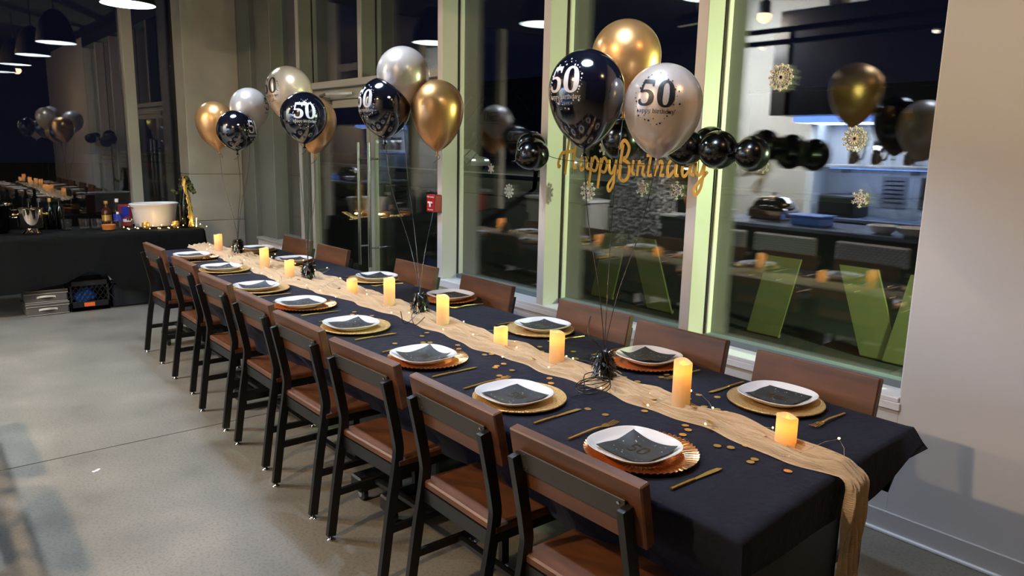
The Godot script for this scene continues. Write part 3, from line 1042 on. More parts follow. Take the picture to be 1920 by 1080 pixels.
func bowl(at: Vector3, r: float, h: float, label: String) -> void:
	var t := thing("bowl", label, "bowl", at)
	var b := mb()
	b.lathe([Vector2(0, 0), Vector2(r * 0.5, 0), Vector2(r * 0.55, 0.012), Vector2(r * 0.85, h * 0.5), Vector2(r, h), Vector2(r * 0.96, h + 0.003), Vector2(r * 0.8, h * 0.52), Vector2(r * 0.5, 0.02), Vector2(0, 0.016)], 28)
	obj("body", b, m["white china"], t)
	var f := mb()
	f.lathe([Vector2(0, -0.0), Vector2(r * 0.42, 0.0), Vector2(r * 0.42, 0.006), Vector2(0, 0.006)], 20)
	obj("foot_ring", f, m["white china"], t)


# ---------------------------------------------------------------- the long table
const TX0 := 1.43
const TX1 := 2.49
const TZ0 := -6.33
const TZ1 := -0.85

func table() -> void:
	# three folding tables in a row under one cloth
	for i in 3:
		var zc := TZ1 - 1.01 - i * 1.785
		var t := thing("folding_table", ["black folding table under the cloth at the runner-draped end", "black folding table under the cloth in the middle of the row", "black folding table under the cloth at the bar end, on chrome casters"][i], "table", Vector3((TX0 + TX1) / 2 + [0.0, 0.0, 0.05][i], 0, zc), 0, "folding tables under the cloth")
		obj("table_top", boxed(Vector3(0, 0.725, 0), Vector3(1.04 if i < 2 else 0.88, 0.035, 1.775), 0.006), m["black plastic"], t)
		for s in [-1.0, 1.0]:
			var z: float = s * 0.76
			obj("pedestal", boxed(Vector3(0, 0.415, z), Vector3(0.52, 0.58, 0.22), 0.01), m["black metal"], t)
			obj("foot_bar", boxed(Vector3(0, 0.09, z), Vector3(0.92, 0.07, 0.09), 0.008), m["black metal"], t)
			for x in [-0.42, 0.42]:
				var w := mb()
				w.lathe([Vector2(0, -0.014), Vector2(0.02, -0.014), Vector2(0.034, -0.01), Vector2(0.034, 0.01), Vector2(0.02, 0.014), Vector2(0, 0.014)], 18, Vector3(x, 0.034, z), Basis(Vector3(0, 0, 1), PI / 2))
				var c := obj("caster", w, m["black plastic"], t)
				var h := mb()
				h.lathe([Vector2(0, -0.016), Vector2(0.018, -0.016), Vector2(0.018, 0.016), Vector2(0, 0.016)], 14, Vector3(x, 0.034, z), Basis(Vector3(0, 0, 1), PI / 2))
				obj("hub", h, m["chrome"], c)
		if i == 0:
			obj("end_panel", boxed(Vector3(0.31, 0.40, 0.885), Vector3(0.10, 0.62, 0.025), 0.003), m["black metal"], t)
	# cloth
	var c := mb()
	c.grid(84, 300, cloth_point)
	tag(obj("tablecloth", c, m["navy black cloth"]), "long plain dark navy tablecloth draped over the whole dinner table", "tablecloth")


func cloth_point(u: float, v: float) -> Vector3:
	# arc lengths beyond the edges: u across, v along
	var over_l := 0.31
	var over_r := 0.22
	var over_n := 0.10
	var over_f := 0.10
	var z := lerpf(TZ0 - over_f, TZ1 + over_n, v)
	# the row of tables runs a little askew, so the last one sits further in
	var far := smoothstep(-4.0, -6.2, z)
	var x0 := TX0 + 0.115 * far
	var x1 := TX1 - 0.06 * far
	var x := lerpf(x0 - over_l, x1 + over_r, u)
	var ax := maxf(x0 - x, 0.0) + maxf(x - x1, 0.0)
	var z1 := TZ1 - 0.012 - 0.075 * clampf((x - TX0) / (TX1 - TX0), 0.0, 1.0)   # the end edge is a little askew
	var az := maxf(TZ0 - z, 0.0) + maxf(z - z1, 0.0)
	var sx := -1.0 if x < x0 else 1.0
	var sz := -1.0 if z < TZ0 else 1.0
	var y := TOP_Y
	var px := clampf(x, x0, x1)
	var pz := clampf(z, TZ0, z1)
	# slight rumples on the top
	if ax == 0.0 and az == 0.0:
		y += 0.0012 * sin(x * 9.0 + sin(z * 3.0) * 2.0) * sin(z * 5.0 + x * 4.0)
		return Vector3(px, y, pz)
	var r := 0.016
	var hang := maxf(ax, az) + 0.35 * minf(ax, az)
	var drop := hang - r * 0.6 * (1.0 - exp(-hang / r))
	if hang < r:
		drop = hang * hang / (2.0 * r)
	var outd := minf(hang, r) * 0.9
	var lim := minf(ax, az)
	var corner := lim / (maxf(ax, az) + 0.02)
	# a corner stands out where two hems meet
	var flare := lim * (0.10 if sx > 0 and sz > 0 else 0.16)
	var near_r := 1.0 if sx > 0 and sz > 0 else 0.0
	var wing := smoothstep(TX1 - 0.42, TX1 + 0.03, x) if sz > 0.0 and az > 0.0 else 0.0   # the stiff hem stands out at that corner
	y -= drop * (1.0 - 0.72 * wing)
	px += sx * ((outd if ax > 0.0 else 0.0) + flare * (0.55 + 0.35 * near_r)) if ax > 0.0 else 0.0
	pz += sz * (outd + flare * 0.55 + 0.22 * az * wing) if az > 0.0 else 0.0
	# soft folds in the hanging part
	var f := smoothstep(0.03, 0.3, hang)
	if ax > az:
		px -= sx * 0.14 * smoothstep(0.08, 0.30, hang)     # pushed in over the seats
		px += sx * f * (1.0 - 0.8 * near_r) * (0.022 * sin(z * 7.3 + 0.6 * sin(z * 2.1)) + 0.012 * sin(z * 17.0 + 1.0) + 0.01)
		pz += f * 0.01 * sin(z * 11.0)
	else:
		pz += sz * f * (0.016 * sin(x * 9.0 + 0.5) + 0.008)
	return Vector3(px, y, pz)


# ---------------------------------------------------------------- chairs
# A chair faces +x; its origin lies on the floor midway between its rear feet.
func make_chair() -> Node3D:
	var t := thing("dining_chair", "", "chair", Vector3.ZERO, 0)
	var metal: Material = m["black metal"]
	for s in [-1.0, 1.0]:
		var z: float = s * 0.20
		var rear := mb()
		rear.bar(smooth([Vector3(0, 0.018, z), Vector3(0.038, 0.28, z), Vector3(0.070, 0.475, z), Vector3(0.068, 0.56, z), Vector3(0.022, 0.785, z)], 4), Vector3(0, 0, 1), 0.022, 0.036)
		var lg := obj("leg", rear, metal, t)
		foot(lg, Vector3(0, 0, z))
		var front := mb()
		front.bar([Vector3(0.435, 0.018, z), Vector3(0.425, 0.44, z)], Vector3(0, 0, 1), 0.022, 0.034)
		var lf := obj("leg", front, metal, t)
		foot(lf, Vector3(0.435, 0, z))
		var st := mb()
		st.bar([Vector3(0.02, 0.20, z), Vector3(0.43, 0.20, z)], Vector3(0, 0, 1), 0.016, 0.028)
		obj("stretcher", st, metal, t)
	var sf := mb()
	sf.box(Vector3(0.245, 0.425, 0.195), Vector3(0.37, 0.034, 0.016))
	sf.box(Vector3(0.245, 0.425, -0.195), Vector3(0.37, 0.034, 0.016))
	sf.box(Vector3(0.425, 0.425, 0), Vector3(0.016, 0.034, 0.38))
	sf.box(Vector3(0.068, 0.418, 0), Vector3(0.012, 0.05, 0.38))
	obj("seat_frame", sf, metal, t)
	var cs := mb()
	cs.box(Vector3(0.22, 0.20, 0), Vector3(0.026, 0.016, 0.39))
	obj("cross_bar", cs, metal, t)
	# seat: a slab with a shallow scoop
	obj("seat", boxed(Vector3(0.265, 0.457, 0), Vector3(0.40, 0.03, 0.425), 0.006), m["walnut stained wood"], t)
	var lean := Basis(Vector3(0, 0, 1), atan2(0.046, 0.225))
	# backrest slab, leaning back with the legs
	obj("backrest", boxed(Vector3(0.0645, 0.766, 0), Vector3(0.034, 0.178, 0.478), 0.004, lean), m["walnut stained wood"], t)
	var pc := Vector3(0.0395, 0.768, 0)
	obj("back_plate", boxed(pc, Vector3(0.006, 0.066, 0.385), 0.0015, lean), m["dark plate metal"], t)
	for s in [-1.0, 1.0]:
		for y in [-0.02, 0.02]:
			var sc := mb()
			sc.lathe([Vector2(0.0055, 0), Vector2(0.0045, 0.003), Vector2(0, 0.0035)], 8, pc + lean * Vector3(-0.003, y, s * 0.172), lean * Basis(Vector3(0, 0, 1), PI / 2))
			obj("screw", sc, m["steel"], t)
	return t


func foot(leg: Node3D, at: Vector3) -> void:
	var f := mb()
	f.lathe([Vector2(0, 0), Vector2(0.017, 0), Vector2(0.018, 0.004), Vector2(0.010, 0.010), Vector2(0.008, 0.022), Vector2(0, 0.022)], 14, at)
	obj("foot_glide", f, m["chrome"], leg)


func chairs() -> void:
	var proto := make_chair()
	var ord := ["first", "second", "third", "fourth", "fifth", "sixth", "seventh", "eighth"]
	var a := [[1.235, -1.27, 0.6], [1.262, -1.85, -0.8], [1.268, -2.446, 2.2], [1.278, -3.058, 0.5], [1.310, -3.667, -0.5], [1.325, -4.30, 0.8], [1.375, -5.055, -0.4], [1.403, -5.875, 0.5]]
	for i in 8:
		var label: String = "brown wood and black metal chair, %s from the runner-draped end on the aisle side" % ord[i]
		if i == 0:
			proto.position = Vector3(a[0][0], 0, a[0][1])
			proto.rotation_degrees.y = a[0][2]
			proto.set_meta("label", label)
			proto.set_meta("group", "chairs along the aisle side")
		else:
			dup(proto, Vector3(a[i][0], 0, a[i][1]), deg_to_rad(a[i][2]), label, "chairs along the aisle side")
	var b := [[2.640, -1.314, 1.5], [2.652, -1.945, 1.0], [2.676, -2.494, 1.5], [2.690, -3.379, 0.5], [2.692, -4.150, 1.0], [2.595, -5.166, 1.0], [2.592, -5.802, 2.0]]
	for i in 7:
		dup(proto, Vector3(b[i][0], 0, b[i][1]), PI + deg_to_rad(b[i][2]), "brown wood and black metal chair, %s from the runner-draped end on the window side" % ord[i], "chairs along the window side")


# ---------------------------------------------------------------- place settings
func squircle(a: float, r: float) -> float:
	var p := 2.7
	return r / pow(pow(absf(cos(a)), p) + pow(absf(sin(a)), p), 1.0 / p)


func place_settings() -> void:
	var copper := thing("charger_plate", "", "charger plate")
	var c := mb()
	c.grid(448, 12, func(u: float, v: float) -> Vector3:
		var a := u * TAU
		var wave := absf(cos(a * 28.0)) * 2.0 - 1.0
		var q := v
		var rr := lerpf(0.0, 0.166, q)
		var y := 0.004
		if rr > 0.10:
			var e := (rr - 0.10) / 0.066
			rr += 0.0016 * wave * e * e
			y = 0.004 + 0.010 * e + 0.0027 * wave * smoothstep(0.0, 0.3, e)
		return Vector3(cos(a) * rr, y, sin(a) * rr), true)
	obj("ribbed_dish", c, m["copper plate"], copper)
	var cf := mb()
	cf.lathe([Vector2(0.0, 0.0), Vector2(0.10, 0.0), Vector2(0.104, 0.002), Vector2(0.164, 0.010)], 48)
	obj("underside", cf, m["copper plate"], copper)
	var gold := thing("charger_plate", "", "charger plate")
	var g := mb()
	g.lathe([Vector2(0, 0), Vector2(0.10, 0), Vector2(0.155, 0.006), Vector2(0.165, 0.010), Vector2(0.166, 0.013), Vector2(0.162, 0.015), Vector2(0.152, 0.0125), Vector2(0.11, 0.009), Vector2(0.10, 0.0055), Vector2(0, 0.005)], 64)
	obj("dish", g, m["gold woven plate"], gold)
	var rim := mb()
	var ring: Array = []
	for i in 49:
		ring.append(Vector3(cos(TAU * i / 48.0), 0.0135 / 0.163, sin(TAU * i / 48.0)) * 0.163)
	rim.tube(ring, 0.0028, 6, false)
	obj("rim", rim, m["gold woven plate"], gold)
	# dinner plate: a rounded square with lifted rim
	var plate := thing("dinner_plate", "", "plate")
	var prof := [Vector2(0.0, 0.003), Vector2(0.60, 0.003), Vector2(0.62, 0.0), Vector2(0.66, 0.0), Vector2(0.69, 0.005), Vector2(0.90, 0.015), Vector2(0.985, 0.0225), Vector2(1.0, 0.0245), Vector2(0.993, 0.0262), Vector2(0.975, 0.0255), Vector2(0.88, 0.0165), Vector2(0.76, 0.009), Vector2(0.55, 0.008), Vector2(0.0, 0.008)]
	var d := mb()
	var k := prof.size() - 1
	d.grid(96, k * 2, func(u: float, v: float) -> Vector3:
		var f := v * k
		var i := mini(int(f), k - 1)
		var q: Vector2 = prof[i].lerp(prof[i + 1], f - i)
		var a := u * TAU
		var r := squircle(a, 0.127) * q.x
		return Vector3(cos(a) * r, q.y, sin(a) * r), true)
	obj("dish", d, m["white china"], plate)
	var fr := mb()
	fr.grid(96, 1, func(u: float, v: float) -> Vector3:
		var a := u * TAU
		var r := squircle(a, 0.124) * lerpf(0.62, 0.66, v)
		return Vector3(cos(a) * r, 0.0002, sin(a) * r), true)
	obj("foot_ring", fr, m["white china"], plate)
	# napkins: square, printed 50 in gold and scattered dots; up (reading) is +x, across is +z
	var serif := SystemFont.new()
	serif.font_names = PackedStringArray(["Droid Serif"])
	serif.font_italic = true
	var fifty := letters("50", 0.062, serif, 0.012)
	var naps: Array = []
	for kind in 3:
		var np := thing("napkin", "", "napkin")
		var lift: float = [0.012, 0.004, 0.020][kind]
		var shape := func(x: float, z: float) -> Vector3:
			var q := maxf(absf(x), absf(z)) / 0.08
			var cr := minf(absf(x), absf(z)) / 0.08
			var y := 0.0092 + 0.004 * q * q + lift * cr * cr * (1.0 if x > 0.0 else 0.55)
			y += 0.0015 * sin(x * 60.0 + z * 25.0 + kind)
			return Vector3(x, y, z)
		var n := mb()
		n.grid(24, 24, func(u: float, v: float) -> Vector3: return shape.call((v - 0.5) * 0.166, (u - 0.5) * 0.166))
		n.grid(24, 24, func(u: float, v: float) -> Vector3: return shape.call((u - 0.5) * 0.166, (v - 0.5) * 0.166) - Vector3(0, 0.0006, 0))
		obj("sheet", n, m["black napkin paper"], np)
		var put := func(x: float, y: float) -> Array: return [shape.call(y, x) + Vector3(0, 0.0007, 0), Vector3.UP]
		var tx := mb()
		lay(tx, fifty, put, Vector2(0.004, 0.004))
		obj("printed_number", tx, m["napkin gold"], np)
		var dots := mb()
		var placed := 0
		while placed < 17:
			var p := Vector2(rng.randf_range(-0.07, 0.07), rng.randf_range(-0.07, 0.07))
			if absf(p.x) < 0.042 and absf(p.y) < 0.03:
				continue
			placed += 1
			lay(dots, disc_tris([0.0012, 0.0016, 0.0022][placed % 3], 8), put, p)
		obj("printed_dots", dots, m["napkin dots"], np)
		naps.append(np)
	# cutlery lies along +x, tip towards +x
	var knife := thing("table_knife", "", "knife")
	var kh := mb()
	kh.tube(smooth([Vector3(-0.105, 0.003, 0), Vector3(-0.06, 0.004, 0), Vector3(-0.01, 0.004, 0)], 3), 0.0052, 8, true, 0.5)
	obj("handle", kh, m["gold metal"], knife)
	var kb := mb()
	kb.prism(PackedVector2Array([Vector2(-0.012, -0.004), Vector2(0.06, -0.0095), Vector2(0.098, -0.008), Vector2(0.112, 0.003), Vector2(0.09, 0.0065), Vector2(-0.012, 0.004)]), 0.0016, Transform3D(Basis(Vector3(1, 0, 0), Vector3(0, 0, 1), Vector3(0, 1, 0)), Vector3(0, 0.002, 0)))
	obj("blade", kb, m["gold metal"], knife)
	var fork := thing("table_fork", "", "fork")
	var fh := mb()
	fh.tube(smooth([Vector3(-0.11, 0.003, 0), Vector3(-0.06, 0.005, 0), Vector3(0.0, 0.008, 0), Vector3(0.04, 0.006, 0)], 3), 0.005, 8, true, 0.5)
	obj("handle", fh, m["gold metal"], fork)
	var fn := mb()
	fn.prism(PackedVector2Array([Vector2(0.036, -0.003), Vector2(0.055, -0.012), Vector2(0.066, -0.012), Vector2(0.066, 0.012), Vector2(0.055, 0.012), Vector2(0.036, 0.003)]), 0.0018, Transform3D(Basis(Vector3(1, 0, 0), Vector3(0, 0, 1), Vector3(0, 1, 0)), Vector3(0, 0.005, 0)))
	obj("neck", fn, m["gold metal"], fork)
	for i in 4:
		var tn := mb()
		var z := -0.0104 + 0.0069 * i
		tn.tube(smooth([Vector3(0.064, 0.006, z), Vector3(0.085, 0.005, z), Vector3(0.110, 0.009, z)], 3), 0.0016, 6, true, 0.7)
		obj("tine", tn, m["gold metal"], fork)
	var ord := ["first", "second", "third", "fourth", "fifth", "sixth", "seventh", "eighth"]
	var left := [[1.599, -1.31], [1.621, -1.881], [1.629, -2.475], [1.651, -3.135], [1.659, -3.721], [1.642, -4.303], [1.702, -5.104], [1.709, -5.774]]
	var right := [[2.326, -1.314], [2.336, -1.92], [2.347, -2.585], [2.398, -3.433], [2.361, -4.229], [2.213, -5.181], [2.221, -5.91]]
	var lk := "cgcgcggc"
	var rk := "gcgcgcg"
	var fresh := {}
	for side in 2:
		var spots: Array = [left, right][side]
		var kinds: String = [lk, rk][side]
		var turn := 0.0 if side == 0 else PI
		var sg := 1.0 if side == 0 else -1.0
		for i in spots.size():
			var at := Vector3(spots[i][0], TOP_Y + 0.002, spots[i][1])
			var where: String = "%s from the runner-draped end on the %s side" % [ord[i], "aisle" if side == 0 else "window"]
			var cop := kinds[i] == "c"
			var items := [[copper if cop else gold, Vector3.ZERO, ("copper ribbed charger plate, " if cop else "gold woven charger plate, ") + where, "charger plates"],
				[plate, Vector3(-0.022 * sg, 0.0115 if cop else 0.0095, rng.randf_range(-0.008, 0.008)), "white rounded square plate with black napkin, " + where, "dinner plates"],
				[naps[(i + side) % 3], Vector3(-0.024 * sg, 0.0115 if cop else 0.0095, 0.004 * sg), "black paper napkin printed 50, " + where, "printed napkins"],
				[knife, Vector3(-0.01 * sg, 0.001, 0.205 * sg), "gold table knife beside the plate, " + where, "gold knives"],
				[fork, Vector3(0.015 * sg, 0.001, -0.205 * sg), "gold table fork beside the plate, " + where, "gold forks"]]
			for q in items:
				var jig := rng.randf_range(-0.03, 0.03)
				if q[0] == copper or q[0] == gold:
					jig = rng.randf_range(0, TAU)
				if fresh.has(q[0]):
					dup(q[0], at + q[1], turn + jig, q[2], q[3])
				else:
					fresh[q[0]] = true
					q[0].position = at + q[1]
					q[0].rotation.y = turn + jig
					q[0].set_meta("label", q[2])
					q[0].set_meta("group", q[3])


# ---------------------------------------------------------------- runner, candles
var run_z := [-6.45, -6.0, -5.4, -4.5, -3.8, -3.15, -2.475, -1.85, -1.53, -1.2, -1.1, -0.87, -0.6]
var run_a := [1.86, 1.84, 1.86, 1.83, 1.915, 1.935, 1.90, 1.92, 1.918, 1.912, 1.90, 1.90, 1.905]
var run_b := [2.04, 2.10, 2.145, 2.175, 2.15, 2.115, 2.085, 2.085, 2.06, 2.055, 2.05, 2.02, 2.02]


func lookup(xs: Array, ys: Array, x: float) -> float:
	for i in xs.size() - 1:
		if x <= xs[i + 1]:
			return lerpf(ys[i], ys[i + 1], clampf((x - xs[i]) / (xs[i + 1] - xs[i]), 0, 1))
	return ys[ys.size() - 1]


func runner_height(u: float, z: float) -> float:
	# crinkled gauze: long folds that wander, short puckers
	var wob := sin(z * 5.1 + 1.3) * 0.9 + sin(z * 11.7) * 0.5
	var f := absf(sin(u * 17.0 + wob)) * 0.45 + pow(absf(sin(u * 31.0 - wob * 1.7 + z * 3.0)), 0.7) * 0.35 + 0.2 * absf(sin(u * 57.0 + sin(z * 8.0) * 2.0 + z * 6.0))
	var edge := smoothstep(0.0, 0.10, minf(u, 1.0 - u))
	return 0.002 + (0.032 * f + 0.005 * sin(z * 23.0 + u * 7.0)) * edge


func runner_point(u: float, v: float) -> Vector3:
	var s := lerpf(-6.42, -0.02, v)             # length along the cloth; the end hangs down
	var zt := minf(s, TZ1 - 0.038)
	var wob := 0.010 * sin(s * 13.0) + 0.007 * sin(s * 29.0 + 2.0)
	var a := lookup(run_z, run_a, zt) + wob
	var b := lookup(run_z, run_b, zt) - 0.008 * sin(s * 17.0 + 1.0)
	var fall := s - (TZ1 - 0.038)
	var h := runner_height(u, s * 1.0)
	if fall > 0.0:
		# narrows a little as it hangs, gathers into deep folds
		var q := smoothstep(0.0, 0.5, fall)
		var x := lerpf(a + 0.01 * q, b - 0.045 * q, u)
		var r := 0.03
		var ang := minf(fall / r, PI / 2)
		var down := (r * (1.0 - cos(ang))) if fall < r * PI / 2 else r + fall - r * PI / 2
		var out := r * sin(ang)
		return Vector3(x + 0.012 * q * sin(fall * 6.0), TOP_Y + 0.004 - down, TZ1 - 0.034 + out + h * 0.8 + 0.008 * q)
	return Vector3(lerpf(a, b, u), TOP_Y + h, s)


func runner_and_candles() -> void:
	var b := mb()
	b.grid(72, 640, runner_point)
	tag(obj("table_runner", b, m["peach gauze"]), "crinkled peach gauze runner along the table's middle, hanging down the near end", "table runner")
	var xz := [[1.94, -5.936], [1.926, -4.962], [1.931, -4.555], [1.998, -3.831], [1.998, -3.409], [1.993, -2.897], [1.983, -2.437], [1.999, -2.096], [1.984, -1.465], [1.971, -1.07]]
	var hs := [0.15, 0.152, 0.125, 0.098, 0.165, 0.158, 0.10, 0.145, 0.175, 0.105]
	var ord := ["first", "second", "third", "fourth", "fifth", "sixth", "seventh", "eighth", "ninth", "tenth"]
	for i in 10:
		var h: float = hs[i]
		var size := "short" if h < 0.13 else "tall"
		var at := Vector3(xz[i][0], TOP_Y + 0.008, xz[i][1])
		var t := thing("pillar_candle", "%s ivory flameless pillar candle on the runner, %s from the bar end" % [size, ord[i]], "candle", at, 0, "pillar candles on the runner")
		var r := 0.031
		var c := mb()
		var ph := rng.randf() * TAU
		# one wax sheet: wall, then a melted rim that dips on one side, then the sunk top
		c.grid(40, 15, func(u: float, v: float) -> Vector3:
			var a := u * TAU
			var dip := 0.010 * (0.5 + 0.5 * cos(a - ph)) + 0.002 * sin(a * 3.0)
			var rr := r
			var y := 0.0
			if v < 0.667:
				y = (h - dip) * v / 0.667
				rr = r * (1.0 - 0.01 * v)
			elif v < 0.8:
				var q := (v - 0.667) / 0.133
				y = h - dip + 0.0015 * sin(q * PI)
				rr = r * (0.99 - 0.12 * q)
			else:
				var q := (v - 0.8) / 0.2
				y = h - dip * (1.0 - q) - 0.016 * sqrt(q)
				rr = r * 0.87 * (1.0 - q)
			return Vector3(cos(a) * rr, y, sin(a) * rr), true)
		obj("wax", c, m["ivory wax"], t)
		var f := mb()
		f.lathe([Vector2(0.001, 0), Vector2(0.0045, 0.004), Vector2(0.004, 0.009), Vector2(0.0, 0.017)], 10, Vector3(0, h - 0.017, 0))
		obj("light_flame", f, m["led flame"], t)
		omni("candle_light", at + Vector3(0, h - 0.032, 0), Color(1.0, 0.63, 0.21), 0.0026, 0.010)


# ---------------------------------------------------------------- balloons
func balloon_r(y: float, R: float, top: float, bottom: float) -> float:
	if y >= 0.0:
		return R * sqrt(maxf(0.0, 1.0 - pow(y / top, 2)))
	return R * pow(maxf(0.0, 1.0 - pow(-y / bottom, 2.1)), 0.72)


func balloon(called: String, label: String, at: Vector3, R: float, tall: float, mt: String, group: String, to_weight: Vector3, alpha := 999.0, ink := "", lean := 0.0) -> Node3D:
	var t := thing(called, label, "balloon", at, 0, group)
	var top := R * 1.02
	var bottom := tall - top
	var prof: Array = []
	for i in 33:
		var q := float(i) / 32
		var y := lerpf(-1.0, 1.0, q)
		y = sin(y * PI / 2)
		y = y * top if y > 0.0 else y * bottom
		prof.append(Vector2(maxf(balloon_r(y, R, top, bottom), 0.0062 if y < -0.1 * R else 0.0), y))
	prof[32] = Vector2(0.0, top)
	var b := mb()
	var lb := Basis(Vector3(0.64, 0, -0.77).normalized(), lean)
	b.lathe(prof, 48, Vector3.ZERO, lb)
	obj("latex", b, m[mt], t)
	var kn := mb()
	kn.lathe([Vector2(0.013, -0.024), Vector2(0.011, -0.021), Vector2(0.0045, -0.012), Vector2(0.0065, -0.004), Vector2(0.0064, 0.004)], 12, lb * Vector3(0, -bottom, 0), lb)
	obj("knot", kn, m[mt], t)
	if to_weight != Vector3.ZERO:
		var a := lb * Vector3(0, -bottom - 0.012, 0)
		var e := to_weight - at
		var rb := mb()
		var sag := Vector3(rng.randf_range(-0.02, 0.02), 0, rng.randf_range(-0.02, 0.02))
		rb.tube(smooth([a, a.lerp(e, 0.35) + Vector3(-0.6 * (e.x - a.x) * 0.12, 0, -0.6 * (e.z - a.z) * 0.12) + sag, a.lerp(e, 0.7) + sag * 0.4 + Vector3((e.x - a.x) * 0.05, 0, (e.z - a.z) * 0.05), e, e + Vector3(0, -0.07, 0)], 5), 0.0017, 5)
		var tl := a + Vector3(rng.randf_range(-0.03, 0.03), -0.05, rng.randf_range(-0.03, 0.03))
		rb.tube(smooth([a, a + Vector3(0.01, -0.02, 0.01), tl], 3), 0.0015, 4)
		obj("ribbon", rb, m["black ribbon"], t)
	if alpha < 900.0:
		var c := Vector2(-at.x, -at.z).normalized()
		var right := Vector2(c.y, -c.x)
		var dir := c * cos(alpha) + right * sin(alpha)
		var phi := atan2(dir.y, dir.x)
		var put := func(x: float, y: float) -> Array:
			var yy := y + 0.012
			var r := balloon_r(yy, R, top, bottom)
			var slope := (balloon_r(yy + 0.002, R, top, bottom) - balloon_r(yy - 0.002, R, top, bottom)) / 0.004
			var p := phi - x / R
			var n := lb * Vector3(cos(p), -slope, sin(p)).normalized()
			return [lb * Vector3(cos(p) * r, yy, sin(p) * r) + n * 0.0012, n]
		var serif := SystemFont.new()
		serif.font_names = PackedStringArray(["Droid Serif"])
		serif.font_weight = 700
		var pr := mb()
		lay(pr, letters("50", 0.128, serif, 0.011), put, Vector2(0, 0.012))
		obj("printed_number", pr, m[ink], t)
		var it := SystemFont.new()
		it.font_names = PackedStringArray(["Droid Serif"])
		it.font_italic = true
		var pw := mb()
		lay(pw, letters("happy birthday", 0.0195, it, 0.01), put, Vector2(0, -0.048))
		obj("printed_words", pw, m[ink], t)
		var pd := mb()
		for i in 44:
			var a := TAU * (i + rng.randf_range(-0.3, 0.3)) / 44.0
			var rr := rng.randf_range(0.066, 0.088)
			lay(pd, disc_tris([0.0013, 0.002, 0.0028, 0.0036][i % 4], 8), put, Vector2(cos(a) * rr, sin(a) * rr * 1.05 - 0.004))
		obj("printed_dots", pd, m[ink], t)
	return t


